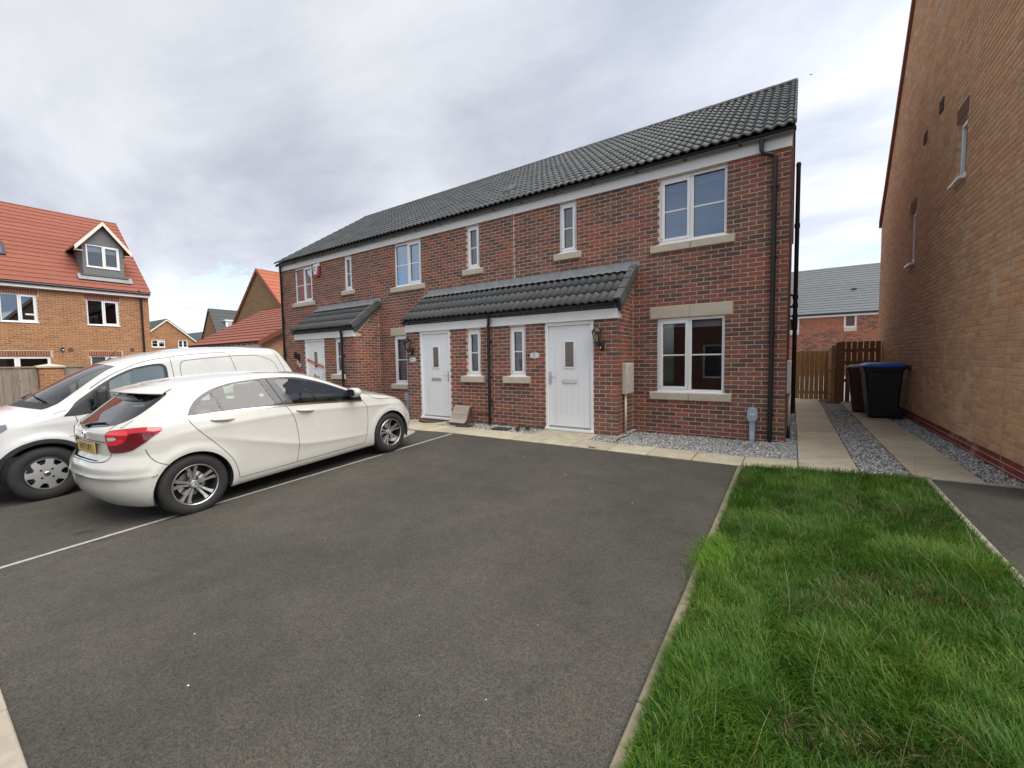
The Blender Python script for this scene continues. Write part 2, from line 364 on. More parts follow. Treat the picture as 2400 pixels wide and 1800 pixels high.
def wall_slab(name, F, W, H, holes, m, parent, thick=0.10, n=-0.006, top=None):
    mb = MB(); us, vs_, S = rect_cells(W, H, holes); nu, nv = len(us)-1, len(vs_)-1
    us[0] += 0.007; us[-1] -= 0.007
    if top: top = [(min(max(p, .007), W - .007), q) for p, q in top]
    ok = lambda i, j: 0 <= i < nu and 0 <= j < nv and S[i][j]
    for i in range(nu):
        for j in range(nv):
            if not S[i][j]: continue
            a, b, c, d = us[i], us[i+1], vs_[j], vs_[j+1]; P = F.p; k = n - thick
            mb.add([P(a,c,n), P(b,c,n), P(b,d,n), P(a,d,n)], [(0,1,2,3)]); mb.add([P(a,c,k), P(b,c,k), P(b,d,k), P(a,d,k)], [(3,2,1,0)])
            if not ok(i-1, j): mb.add([P(a,c,k), P(a,c,n), P(a,d,n), P(a,d,k)], [(0,1,2,3)])
            if not ok(i+1, j): mb.add([P(b,c,n), P(b,c,k), P(b,d,k), P(b,d,n)], [(0,1,2,3)])
            if not ok(i, j-1): mb.add([P(a,c,k), P(b,c,k), P(b,c,n), P(a,c,n)], [(0,1,2,3)])
            if not ok(i, j+1): mb.add([P(a,d,n), P(b,d,n), P(b,d,k), P(a,d,k)], [(0,1,2,3)])
    if top: mb.prism(top, lambda p, q, t: F.p(p, q, t), n - thick, n)
    return build(mb, name, m, parent)
def brick_wall(parent, F, W, H, holes=(), skip=(), pal=RED, bm='brick', mm='mortar', n_ind=300, anchor='L', parity=0, corner='', start=None, top=None, topfn=None, name='wall', band=None, thick=0.10, proud=0.0):
    """stretcher-bond wall: mortar slab with openings, each brick its own piece; largest in view as objects, rest joined"""
    wall = wall_slab(name, F, W, H, list(holes), mm, parent, thick, -0.006 + proud, top)
    out = []
    rows = int(math.ceil((topfn and max(q for _, q in top) or H) / BH))
    zones = list(holes) + list(skip)
    for r in range(rows):
        v0, v1 = r * BH + JT / 2, (r + 1) * BH - JT / 2
        par = (r + parity) % 2
        lo, hi = 0.0, W
        if start is not None:            # side wall that follows a front wall round the corner
            base = start[0] if par == 0 else start[1]
            if anchor == 'L': lo = base
            else: hi = W - base
            off = 0
        else: off = 0 if par == 0 else BL / 2
        if topfn:
            if v1 > H:
                rng_ok = [u for u in np.arange(0, W + 0.01, 0.02) if topfn(u) >= v1 + 0.01]
                if not rng_ok: continue
                lo, hi = max(lo, rng_ok[0]), min(hi, rng_ok[-1])
        elif v1 > H: v1 = H
        if v1 - v0 < 0.02: continue
        joints = []
        if anchor == 'L':
            u = (lo if start is not None else 0) - (BL - off if off else 0)
            while u < hi: joints.append((u, u + BL)); u += BL
        else:
            u = (hi if start is not None else W) + (BL - off if off else 0)
            while u > lo: joints.append((u - BL, u)); u -= BL
        for a, b in joints:
            segs = [(max(a, lo), min(b, hi))]
            for h in zones:
                if h[2] < v1 - 0.004 and h[3] > v0 + 0.004:
                    new = []
                    for s0, s1 in segs:
                        if h[1] <= s0 or h[0] >= s1: new.append((s0, s1)); continue
                        if h[0] > s0: new.append((s0, h[0]))
                        if h[1] < s1: new.append((h[1], s1))
                    segs = new
            for s0, s1 in segs:
                at_h = lambda q: any(abs(q - e) < 1e-6 for h in holes for e in h[:2] if h[2] < v1 - .004 and h[3] > v0 + .004)
                g0 = 0 if s0 <= 1e-6 else (-.001 if at_h(s0) else JT / 2); g1 = 0 if s1 >= W - 1e-6 else (-.001 if at_h(s1) else JT / 2)
                if s1 - s0 < 0.035: continue
                d = 0.1025
                if par == 1 and (('L' in corner and s0 < 1e-4) or ('R' in corner and s1 > W - 1e-4)): d = 0.215
                out.append((s0 + g0, s1 - g1, v0, v1, d, r))
    def size(bk):
        p = project(F.p((bk[0]+bk[1])/2, (bk[2]+bk[3])/2))
        if not p or not (-20 < p[0] < 2420 and -20 < p[1] < 1820): return 0
        q = project(F.p(bk[0], bk[2])); t = project(F.p(bk[1], bk[3]))
        return abs(q[0]-t[0]) * abs(q[1]-t[1]) if q and t else 0
    full = [(size(b), i) for i, b in enumerate(out) if abs(b[1]-b[0]-(BL-JT)) < 1e-3 and b[4] < 0.11 and abs(b[3]-b[2]-(BH-JT)) < 1e-3]
    full.sort(reverse=True); ind = {i for s, i in full[:n_ind] if s > 0}
    mb = MB(); rr = random.Random(len(out) + int(W * 1000))
    # runs of darker bricks: packs laid together
    ph = rr.uniform(0, 50)
    for i, (u0, u1, v0, v1, d, r) in enumerate(out):
        p_ = band[1] if band and r < band[0] else pal
        nz = mnoise.noise(Vector((u0 * 0.7 + ph, v0 * 1.6, 3.3)))
        k = int(min(max((0.5 + nz * 0.55 + rr.uniform(-0.42, 0.42)), 0), 0.999) * len(p_))
        pr = proud + rr.uniform(-0.0015, 0.0015)
        if i in ind:
            me = brick_mesh(F, BL - JT, BH - JT, 0.1025, p_, k)
            if not me.materials: me.materials.append(MATS[bm])
            o = bpy.data.objects.new('brick', me); link(o, wall, F.p((u0+u1)/2, (v0+v1)/2, pr))
        else:
            j = rr.uniform(0.9, 1.1); col = tuple(c * j for c in p_[k])
            brick_geo(mb, F, u0, u1, v0, v1, d, pr, col)
    if mb.v: build(mb, 'brickwork', bm, wall, kind='stuff')
    return wall

def window(parent, F, w, h, lights=2, sash=0, bars=True, rec=0.04, glass='glass', cover=None, sill=True, name='window'):
    """uPVC casement; F at the opening's lower left, on the wall face"""
    fr = 0.05; mb = MB(); n1, n0 = -rec, -rec - 0.065
    for a in ((0, w, 0, fr), (0, w, h - fr, h), (0, fr, fr, h - fr), (w - fr, w, fr, h - fr)): mb.fbox(F, *a, n0, n1)
    x = [fr, w - fr]
    if lights == 2: mb.fbox(F, w/2 - 0.03, w/2 + 0.03, fr, h - fr, n0, n1); x = [fr, w/2 - 0.03, w/2 + 0.03, w - fr]
    wo = build(mb, name, 'upvc', parent); bevel(wo, 0.006, 2)
    for i in range(lights):
        a, b = x[2*i], x[2*i+1]; c, d = fr, h - fr
        if sash == 'all' or i == sash:
            s = MB(); t = 0.05; p1, p0 = n1 + 0.014, n1 - 0.04
            for q in ((a, b, c, c + t), (a, b, d - t, d), (a, a + t, c + t, d - t), (b - t, b, c + t, d - t)): s.fbox(F, *q, p0, p1)
            so = build(s, 'sash', 'upvc', wo); bevel(so, 0.007, 2); a += t; b -= t; c += t; d -= t
        g = MB(); g.add([F.p(a, c, n1 - 0.03), F.p(b, c, n1 - 0.03), F.p(b, d, n1 - 0.03), F.p(a, d, n1 - 0.03)], [(0, 1, 2, 3)])
        build(g, 'pane', glass, wo)
        sp = MB()
        for q in ((a, b, c, c + .008), (a, b, d - .008, d), (a, a + .008, c, d), (b - .008, b, c, d)): sp.fbox(F, *q, n1 - 0.036, n1 - 0.024)
        build(sp, 'gasket', 'black_plastic', wo)
        if bars:
            g = MB(); g.fbox(F, a, b, (c + d)/2 - 0.012, (c + d)/2 + 0.012, n1 - 0.040, n1 - 0.022); build(g, 'glazing_bar', 'upvc', wo)
        if cover:
            kind, frac = cover[i] if isinstance(cover, list) else cover
            k = MB()
            if kind == 'slats':
                zz = d
                while zz > d - (d - c) * frac: k.fbox(F, a - .02, b + .02, zz - 0.038, zz, n1 - 0.115, n1 - 0.105); zz -= 0.047
                build(k, 'slat_blind', 'blind', wo)
            elif kind == 'roller':
                k.fbox(F, a - .03, b + .03, d - (d - c) * frac, d + .05, n1 - 0.13, n1 - 0.12); build(k, 'roller_blind', 'blind_roller', wo)
            elif kind == 'curtain':
                N_ = 14
                for s_ in range(N_):
                    u0 = a - 0.03 + (b - a) * frac * s_ / N_; u1 = a - 0.03 + (b - a) * frac * (s_ + 1) / N_; e0 = 0.02 * math.sin(s_ * 1.9); e1 = 0.02 * math.sin((s_ + 1) * 1.9)
                    k.add([F.p(u0, c, n1 - .16 + e0), F.p(u1, c, n1 - .16 + e1), F.p(u1, d, n1 - .16 + e1), F.p(u0, d, n1 - .16 + e0)], [(0, 1, 2, 3)])
                build(k, 'curtain', 'curtain', wo, smooth=True)
            elif kind == 'sky_tint_sheet':
                k.fbox(F, a - .03, b + .03, c, d, n1 - .17, n1 - .165); build(k, 'sky_reflection_sheet', 'sky_tint_sheet', wo)  # added sheet whose colour gives the pane its sky reflection
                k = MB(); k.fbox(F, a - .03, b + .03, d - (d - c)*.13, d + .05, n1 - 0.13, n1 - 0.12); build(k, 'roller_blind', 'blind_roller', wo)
            elif kind == 'frost':
                k.fbox(F, a, b, c, d, n1 - 0.044, n1 - 0.040); build(k, 'obscure_glass', frac, wo)
    if sill:
        s = MB(); s.fbox(F, -0.03, w + 0.03, -0.028, 0.002, -rec - 0.03, 0.028); so = build(s, 'window_board', 'upvc', wo); bevel(so, 0.005, 2)
    return wo
def stone_block(parent, F, u0, u1, v0, v1, proud, name='stone_sill', slope=True, parts=1):
    for i in range(parts):
        a = u0 + (u1 - u0) * i / parts + (0.004 if i else 0); b = u0 + (u1 - u0) * (i + 1) / parts - (0.004 if i < parts - 1 else 0)
        mb = MB(); t = 0.014 if slope else 0
        P = F.p
        mb.add([P(a,v0,proud), P(b,v0,proud), P(b,v0,-.1), P(a,v0,-.1), P(a,v1-t,proud), P(b,v1-t,proud), P(b,v1,-.1), P(a,v1,-.1)], [(0,3,2,1),(4,5,6,7),(0,1,5,4),(1,2,6,5),(2,3,7,6),(3,0,4,7)])
        o = build(mb, name, 'stone', parent); bevel(o, 0.006, 2)
def door(parent, F, w, h, handle_right, glass='glass'):
    """white composite door: F at threshold level on the wall face, lower left of the frame"""
    fr = 0.058; rec = 0.03; mb = MB()
    for a in ((0, fr, 0.03, h), (w - fr, w, 0.03, h), (fr, w - fr, h - fr, h)): mb.fbox(F, *a, -rec - 0.07, -rec + 0.02)
    do = build(mb, 'door', 'upvc', parent); bevel(do, 0.006, 2)
    t = MB(); t.fbox(F, -0.01, w + 0.01, -0.01, 0.035, -rec - 0.05, 0.03); to = build(t, 'threshold', 'upvc', do); bevel(to, 0.005, 2)
    g = MB(); g.fbox(F, fr, w - fr, 0.036, 0.062, -rec - 0.03, -rec - 0.002); build(g, 'weather_bar', 'steel', do)
    a, b, c, d = fr + 0.004, w - fr - 0.004, 0.068, h - fr - 0.004; n = -rec - 0.014
    lw = b - a; gx0, gx1 = a + lw*0.40, a + lw*0.60; gy0, gy1 = d - 0.78, d - 0.31
    st = 0.145
    lf = MB(); lf.fbox(F, a, b, c, d, n - 0.05, n - 0.006); lo = build(lf, 'leaf', 'door_white', do)
    # stiles, rails and five boards, each edge a shallow groove
    bd = MB()
    bd.fbox(F, a, a + st, c, d, n - 0.006, n); bd.fbox(F, b - st, b, c, d, n - 0.006, n)
    bd.fbox(F, a + st, b - st, d - 0.13, d, n - 0.006, n); bd.fbox(F, a + st, b - st, c, c + 0.25, n - 0.006, n)
    so = build(bd, 'stile', 'door_white', do); bevel(so, 0.0015, 1)
    nb = 5; bw = (b - a - 2*st) / nb
    for i in range(nb):
        u0 = a + st + bw*i + 0.0012; u1 = a + st + bw*(i+1) - 0.0012
        q = MB(); q.fbox(F, u0, u1, c + 0.2515, d - 0.1315, n - 0.006, n - 0.0006); bo = build(q, 'board', 'door_white', do); bevel(bo, 0.0012, 1)
    q = MB()
    for s in ((gx0 - .03, gx1 + .03, gy0 - .03, gy0), (gx0 - .03, gx1 + .03, gy1, gy1 + .03), (gx0 - .03, gx0, gy0, gy1), (gx1, gx1 + .03, gy0, gy1)): q.fbox(F, *s, n - 0.01, n + 0.014)
    qo = build(q, 'glazing_frame', 'upvc', do); bevel(qo, 0.006, 2)
    q = MB(); q.fbox(F, gx0, gx1, gy0, gy1, n - .012, n + 0.003); build(q, 'pane', 'door_glass', do)
    m_ = (a + b)/2
    q = MB(); q.fbox(F, m_ - 0.15, m_ + 0.15, 0.905, 0.97, n - .002, n + 0.016); lo2 = build(q, 'letter_plate', 'chrome', do); bevel(lo2, 0.008, 2)
    hu = b - 0.035 if handle_right else a + 0.035; sg = -1 if handle_right else 1
    q = MB(); q.fbox(F, hu - 0.016, hu + 0.016, 0.88, 1.12, n - .002, n + 0.012); q.tube([F.p(hu, 1.02, n), F.p(hu, 1.02, n + .05), F.p(hu + sg * .11, 1.022, n + .05)], 0.009, 8); ho = build(q, 'handle', 'steel', do, smooth=False); smooth_angle(ho)
    q = MB(); q.lathe([(0.0, .004), (0.009, .003), (0.011, 0)], lambda x, y, k: F.p((a + 0.05 if not handle_right else b - .05) + x, 1.58 + y, n + k), 12); build(q, 'spy_hole', 'steel', do)
    return do

# --- roof tiles: double-roll concrete interlocking, and plain flat courses
def roll_tile_mesh(name, m, wave, amp, wd, ln, th, seg=6):
    n = int(round(wd / wave)) * seg; vs = []; fs = []
    prof = [(wd * i / n, amp * (0.5 - 0.5 * math.cos(2*math.pi*i/seg)) ** 1.3) for i in range(n + 1)]
    for x, z in prof: vs.append((x, 0, z + 0.030)); 
    for x, z in prof: vs.append((x, ln, z + 0.006))
    for x, z in prof: vs.append((x, 0.004, z + 0.030 - th))
    k = n + 1
    for i in range(n): fs.append((i, i+1, k+i+1, k+i)); fs.append((2*k+i, 2*k+i+1, i+1, i))
    fs.append((0, k, 2*k)); fs.append((n, 2*k+n, k+n))
    me = bpy.data.meshes.new(name); me.from_pydata(vs, [], fs); me.materials.append(MATS[m])
    for i, p in enumerate(me.polygons): p.use_smooth = (i % 2 == 0) and i < 2*n
    return me
def frame_matrix(U, S):
    U = Vector(U).normalized(); S = Vector(S).normalized(); N = U.cross(S)
    return Matrix((U, S, N)).transposed().to_euler(), N
def tile_roof(parent, E0, U, S, width, slope, me, wd, gauge, name='roof_tile', limit=300):
    """E0 eave left corner, U along the eave, S up the slope"""
    rot, N = frame_matrix(U, S); U = Vector(U).normalized(); S = Vector(S).normalized()
    cols = max(1, round(width / wd)); rows = int(slope / gauge); sx = width / (cols * wd)
    for r in range(rows + 1):
        if r * gauge > slope - 0.08: break
        for c in range(cols):
            o = bpy.data.objects.new(name, me)
            link(o, parent, Vector(E0) + U * (c * wd * sx) + S * (r * gauge + random.uniform(-.004, .004)) + N * random.uniform(0, .003))
            o.rotation_euler = rot; o.scale = (sx, min(1.0, (slope - r * gauge + 0.02) / 0.42), 1)
def course_roof(parent, E0, U, S, width, slope, gauge, m, trim=None, name='tile_course', th=0.028, split=None):
    """flat interlocking tiles read as courses: one strip per course, the lower edge proud"""
    U = Vector(U).normalized(); S = Vector(S).normalized(); N = U.cross(S); r = 0
    while r * gauge < slope - 0.05:
        a, b = r * gauge, min((r + 1) * gauge + 0.03, slope); x0, x1 = 0, width
        segs = [(x0, x1)] if not split else split((a + min(b, slope)) / 2, width)
        for x0, x1 in segs:
            mb = MB(); P = lambda u, s, n: Vector(E0) + U * u + S * s + N * n
            mb.add([P(x0,a,th), P(x1,a,th), P(x1,b,.004), P(x0,b,.004), P(x0,a,0), P(x1,a,0), P(x1,b,-.02), P(x0,b,-.02)], [(0,1,2,3),(4,5,1,0),(5,6,2,1),(7,4,0,3)])
            build(mb, name, m, parent)
        r += 1
def gutter(parent, x0, x1, y, z, name='gutter', r=0.05, step=0.85):
    mb = MB(); n = 8; pr = [(r*math.cos(math.pi + math.pi*i/n), r*math.sin(math.pi + math.pi*i/n)) for i in range(n+1)]
    pr += [((r-.006)*math.cos(2*math.pi - math.pi*i/n), (r-.006)*math.sin(2*math.pi - math.pi*i/n)) for i in range(n+1)]
    mb.prism(pr, lambda p, q, t: (t, y + p, z + q), x0, x1)
    g = build(mb, name, 'black_plastic', parent); smooth_angle(g, 40)
    x = x0 + 0.25
    while x < x1:
        b = MB(); b.box(x - .016, x + .016, y - r - .004, y + r + .002, z - r - 0.012, z - r * 0.35); build(b, 'gutter_bracket', 'black_plastic', g); x += step
    return g
def downpipe(parent, pts, r=0.034, clips=(), name='downpipe'):
    mb = MB(); mb.tube(pts, r, 12); o = build(mb, name, 'black_plastic', parent, smooth=True); smooth_angle(o, 50)
    for (x, y, z) in clips:
        c = MB(); c.box(x - r - .02, x + r + .02, y - .012, y + .05, z - .012, z + .012); c.lathe([(r + .006, -.016), (r + .006, .016)], lambda a, b, h: (x + a, y + b, z + h), 12); build(c, 'pipe_clip', 'black_plastic', o)
    return o
def lantern(name, x, y, z, label, group=None):
    """half lantern on a wall bracket with sensor; base plate on the wall face at y"""
    t = thing(name, (x, y, z), label, 'wall lamp', group)
    cx, cy = x - 0.02, y - 0.115
    hexa = lambda r, h: [(cx + r*math.cos(a), cy + r*math.sin(a), h) for a in (math.pi/6 + math.pi/3*i for i in range(6))]
    mb = MB()
    lv = [(0.004, z+.452), (0.012, z+.44), (0.010, z+.425), (0.045, z+.40), (0.080, z+.345), (0.092, z+.325), (0.092, z+.315), (0.0, z+.315)]
    rings = [hexa(max(r, .001), h) for r, h in lv]
    mb.add([p for rg in rings for p in rg], [(i*6+k, i*6+(k+1)%6, (i+1)*6+(k+1)%6, (i+1)*6+k)[::-1] for i in range(len(rings)-1) for k in range(6)])
    build(mb, 'lamp_cap', 'black_paint', t)
    top, bot = hexa(0.080, z+.315), hexa(0.045, z+.145)
    mb = MB()
    for k in range(6): mb.tube([top[k], bot[k]], 0.006, 6)
    mb.add(hexa(.052, z+.145) + hexa(.052, z+.132) + hexa(.02, z+.115), [tuple(range(6)), *[(k, 6+k, 6+(k+1)%6, (k+1)%6) for k in range(6)], *[(6+k, 12+k, 12+(k+1)%6, 6+(k+1)%6) for k in range(6)], (17,16,15,14,13,12)])
    build(mb, 'lamp_cage', 'black_paint', t)
    mb = MB(); top, bot = hexa(0.076, z+.315), hexa(0.043, z+.146)
    mb.add(top + bot, [(k, (k+1)%6, 6+(k+1)%6, 6+k) for k in range(6)]); build(mb, 'lamp_glass', 'lamp_glass', t)
    mb = MB(); mb.lathe([(0.001, .29), (.018, .275), (.024, .25), (.014, .20), (.014, .15)], lambda a, b, h: (cx + a, cy + b, z + h), 12); build(mb, 'bulb', 'bulb', t, smooth=True)
    mb = MB(); mb.box(x - .0, x + .085, y - .085, y, z + .0, z + .15); bo = build(mb, 'sensor_housing', 'black_paint', t); bevel(bo, .02, 3)
    mb = MB(); mb.lathe([(0.0, .004), (.012, .003), (.014, 0)], lambda a, b, h: (x + .036 + a, y - .086 - h, z + .04 + b), 12); build(mb, 'sensor_lens', 'white_plastic', t, smooth=True)
    mb = MB(); mb.tube([(cx, cy, z + .118), (cx, cy, z + .095), (x + .03, cy + .03, z + .08)], 0.018, 8); build(mb, 'bracket_arm', 'black_paint', t, smooth=True)
    return t
def house_plate(x, y, z, txt, label, group):
    t = thing('house_number_plate', (x, y, z), label, 'number sign', group)
    F = FRONT(x, y, z); mb = MB(); w, h = 0.20, 0.105
    pts = [(-w/2, .012)] + [(-w/2 + w*i/8, .012 - .018*math.sin(math.pi*i/8)) for i in range(1, 8)] + [(w/2, .012), (w/2, h-.012)] + [(w/2 - w*i/8, h - .012 + .018*math.sin(math.pi*i/8)) for i in range(1, 8)] + [(-w/2, h-.012)]
    mb.prism(pts, lambda p, q, k: F.p(p, q, k), 0.0, 0.012); o = build(mb, 'plate', 'white_plastic', t)
    text_mesh('digit', txt, 0.085, 'sign_ink', t, F, -0.01, .066, .0125)
    q = MB()
    q.fbox(F, .034, .038, .04, .075, .012, .0135)
    for i in range(9): q.fbox(F, -.062 + .014*i, -.052 + .014*i, .016 + .001*(i % 3), .026, .012, .0135)
    build(q, 'small_lettering', 'sign_grey', t)
    q = MB(); q.fbox(F, -.092, -.078, .049, .055, .012, .016); q.fbox(F, .078, .092, .049, .055, .012, .016); build(q, 'screw', 'dark_metal', t)
    return t

# ------------------------------------------------------------------ the terrace of three houses
Z0 = -0.185                    # first course; 13 courses up is the ground-floor sill line
RIDGE_Y, RIDGE_Z, EAVE_Y, EAVE_Z, BACK_Y = 3.8, 7.60, -0.12, 4.94, 7.6
ROLL = roll_tile_mesh('roof_tile', 'tile_grey', 0.15, 0.038, 0.30, 0.42, 0.022)
ROLLP = roll_tile_mesh('porch_tile', 'tile_porch', 0.15, 0.038, 0.30, 0.42, 0.022)
FAS = 4.673
PY = -0.86                     # porch front
def terrace_house(xl, xr, label, corner, wins, gf, porch):
    t = thing('terraced_house', ((xl + xr)/2, 0, Z0), label, 'house')
    W = xr - xl; H = FAS - Z0 + 0.1; F = FRONT(xl, 0, Z0)
    holes, blocks = [], []
    for (a, b, lo, hi, kind, kw) in wins:                      # upper windows: sill 2 courses below
        u0, u1, v0, v1 = a - xl, b - xl, lo - Z0, hi - Z0
        holes.append((u0, u1, v0, v1)); blocks.append((u0 - (0.14 if u1-u0 > .6 else 0.12), u1 + (0.12 if u1-u0 > .6 else 0.10), v0 - 0.15, v0, 2 if u1-u0 > .6 else 1))
    for g in gf:
        a, b, lo, hi = g[:4]; u0, u1, v0, v1 = a - xl, b - xl, lo - Z0, hi - Z0
        holes.append((u0, u1, v0, v1)); blocks.append((u0 - .125, u1 + .11, v0 - .15, v0, 2)); blocks.append((u0 - .125, u1 + .11, v1, v1 + .225, -2))
    bl_zones = [(b[0] - .005, b[1] + .005, b[2], b[3] - .002 if b[4] > 0 else b[3]) for b in blocks]
    zones = list(bl_zones)
    for (px0, px1) in porch: zones.append((px0 - xl + .11, px1 - xl - .11, 0, 2.45 - Z0))
    wall = brick_wall(t, F, W, H, holes, zones, anchor='R' if corner == 'R' else 'L', corner=corner, name='front_wall', n_ind=190)
    for u0, u1, v0, v1, k in blocks:
        stone_block(t, F, u0, u1, v0 + .006, v1 - (.003 if k > 0 else .006), 0.045 if k > 0 else 0.006, 'stone_sill' if k > 0 else 'stone_lintel', k > 0, abs(k))
    for (a, b, lo, hi, kind, kw) in wins: window(t, FRONT(a, 0, lo), b - a, hi - lo, **kw)
    for g in gf: window(t, FRONT(g[0], 0, g[2]), g[1] - g[0], g[3] - g[2], **g[4])
    # fascia, gutter, roof
    mb = MB(); mb.box(xl + .002, xr - .002 + (0.015 if corner == 'R' else 0), -0.035, 0.06, FAS, 4.905); fo = build(mb, 'fascia', 'fascia_white', t); bevel(fo, .004, 1)
    gutter(t, xl + (-.02 if corner == 'L' else .001), xr + (.06 if corner == 'R' else -.001), -0.085, 4.915)
    S = Vector((0, RIDGE_Y - EAVE_Y, RIDGE_Z - EAVE_Z)); sl = S.length
    x0, x1 = xl - (0.05 if corner == 'L' else 0), xr + (0.045 if corner == 'R' else 0)
    mb = MB(); th = .10
    mb.prism([(EAVE_Y, EAVE_Z - .02), (RIDGE_Y, RIDGE_Z - .02), (BACK_Y + .12, EAVE_Z - .02), (BACK_Y + .12, EAVE_Z - th), (RIDGE_Y, RIDGE_Z - th - .05), (EAVE_Y, EAVE_Z - th)], lambda p, q, k: (k, p, q), x0 + .012, x1 - .012)
    roof = build(mb, 'roof', 'tile_slate_dark', t)
    tile_roof(roof, (x0, EAVE_Y - .03, EAVE_Z - .01), (1, 0, 0), S, x1 - x0, sl, ROLL, .30, 0.315)
    n = round((x1 - x0) / .45)
    for i in range(n):
        a, b = x0 + (x1-x0)*i/n, x0 + (x1-x0)*(i+1)/n - .004; r = MB()
        prf = [(.135*math.cos(k), .10*math.sin(k)) for k in np.linspace(0, math.pi, 9)]
        r.prism(prf, lambda p, q, k: (k, RIDGE_Y + p, RIDGE_Z - .035 + q + (.006 if k == b else 0)), a, b); ro = build(r, 'ridge_tile', 'ridge_grey', roof)
    # shell: back wall, floor, ceiling so rooms are dark
    mb = MB(); mb.box(xl + .02, xr - .02, BACK_Y - .2, BACK_Y, Z0, 4.85); build(mb, 'rear_wall', 'mortar', t)
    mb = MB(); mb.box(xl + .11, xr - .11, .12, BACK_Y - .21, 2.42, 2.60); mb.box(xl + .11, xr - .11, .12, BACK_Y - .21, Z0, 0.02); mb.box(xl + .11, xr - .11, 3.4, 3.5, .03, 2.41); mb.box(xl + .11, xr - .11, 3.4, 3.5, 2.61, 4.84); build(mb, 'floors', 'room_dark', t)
    return t
def gable_wall(t, x, N, name):
    F = Frame((x, 0 if N > 0 else BACK_Y, Z0), (0, N, 0), (N, 0, 0)); H = 4.86 - Z0
    top = [(0, H), (BACK_Y, H), (BACK_Y/2, RIDGE_Z - .16 - Z0)]
    fn = lambda u: H + (RIDGE_Z - .16 - Z0 - H) * (1 - abs(u - BACK_Y/2) / (BACK_Y/2))
    return brick_wall(t, F, BACK_Y, H, n_ind=0, start=(.1125, .225), anchor='L' if N > 0 else 'R', top=top, topfn=fn, name=name)

up = dict(sash=0, glass='glass_sky', cover=[('sky_tint_sheet', .0), ('sky_tint_sheet', .0)])
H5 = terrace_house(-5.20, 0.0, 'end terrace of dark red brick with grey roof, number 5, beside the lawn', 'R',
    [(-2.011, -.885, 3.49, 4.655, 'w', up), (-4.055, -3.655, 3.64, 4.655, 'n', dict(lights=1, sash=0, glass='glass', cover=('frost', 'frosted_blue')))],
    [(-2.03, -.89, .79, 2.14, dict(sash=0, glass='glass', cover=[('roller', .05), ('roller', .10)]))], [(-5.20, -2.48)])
H4 = terrace_house(-10.20, -5.20, 'mid terrace house of dark red brick with white slat blinds behind its windows', '',
    [(-9.21, -8.15, 3.49, 4.655, 'w', dict(sash=1, glass='glass_sky', cover=[('sky_tint_sheet', 0), ('sky_tint_sheet', 0)])), (-6.585, -6.19, 3.64, 4.655, 'n', dict(lights=1, sash=0, cover=('frost', 'frosted_blue')))],
    [(-9.32, -8.20, .79, 2.14, dict(sash=0, cover=('slats', 1.0)))], [(-7.85, -5.20)])
H3 = terrace_house(-15.28, -10.20, 'far end terrace of dark red brick with alarm box under the eaves', 'L',
    [(-14.32, -13.27, 3.49, 4.655, 'w', dict(sash=1, glass='glass_sky', cover=('curtain', .45))), (-11.51, -11.13, 3.64, 4.655, 'n', dict(lights=1, sash=0, cover=('frost', 'frosted_blue')))],
    [], [(-12.90, -9.93)])
gable_wall(H5, 0.0, 1, 'gable_wall'); gable_wall(H3, -15.28, -1, 'gable_wall')
# party walls keep the rooms apart
for h, x in ((H5, -5.2), (H4, -10.2)):
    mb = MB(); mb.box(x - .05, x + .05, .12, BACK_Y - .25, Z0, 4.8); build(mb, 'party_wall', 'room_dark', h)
mb = MB(); mb.box(-5.206, -5.194, -.0045, .02, 3.1, FAS - .002); build(mb, 'movement_joint', 'stone', H5)
# dark verge caps on the end gable; undercloak below, its pale colour painting the lit edge
mb = MB(); S = Vector((0, RIDGE_Y - EAVE_Y, RIDGE_Z - EAVE_Z)).normalized(); Nn = Vector((1, 0, 0)).cross(S)
for s0 in (0,):
    a = Vector((.0, EAVE_Y + .03, EAVE_Z - .05)); b = Vector((.0, RIDGE_Y, RIDGE_Z - .08))
    mb.add([a + Vector((.012, 0, -.03)), b + Vector((.012, 0, -.03)), b + Vector((.05, 0, 0)), a + Vector((.05, 0, 0)), a + Vector((.05, 0, .05)), b + Vector((.05, 0, .05)), a + Vector((.012, 0, .02)), b + Vector((.012, 0, .02))], [(0, 1, 2, 3)[::-1], (3, 2, 5, 4)[::-1], (0, 6, 7, 1), (6, 4, 5, 7)])
build(mb, 'verge_lit_undercloak', 'stone', H5)
mb = MB()
n = 13
for i in range(n):
    p = Vector((.047, EAVE_Y - .05, EAVE_Z + .015)) + S * (i * .355); q = p + S * .36
    mb.add([p + Vector((-.02, 0, .055)), p + Vector((.018, 0, .055)), p + Vector((.018, 0, -.03)), q + Vector((-.02, 0, .04)), q + Vector((.018, 0, .04)), q + Vector((.018, 0, -.04))], [(0, 1, 4, 3), (1, 2, 5, 4), (0, 2, 1)])
build(mb, 'verge_cap', 'ridge_grey', H5)
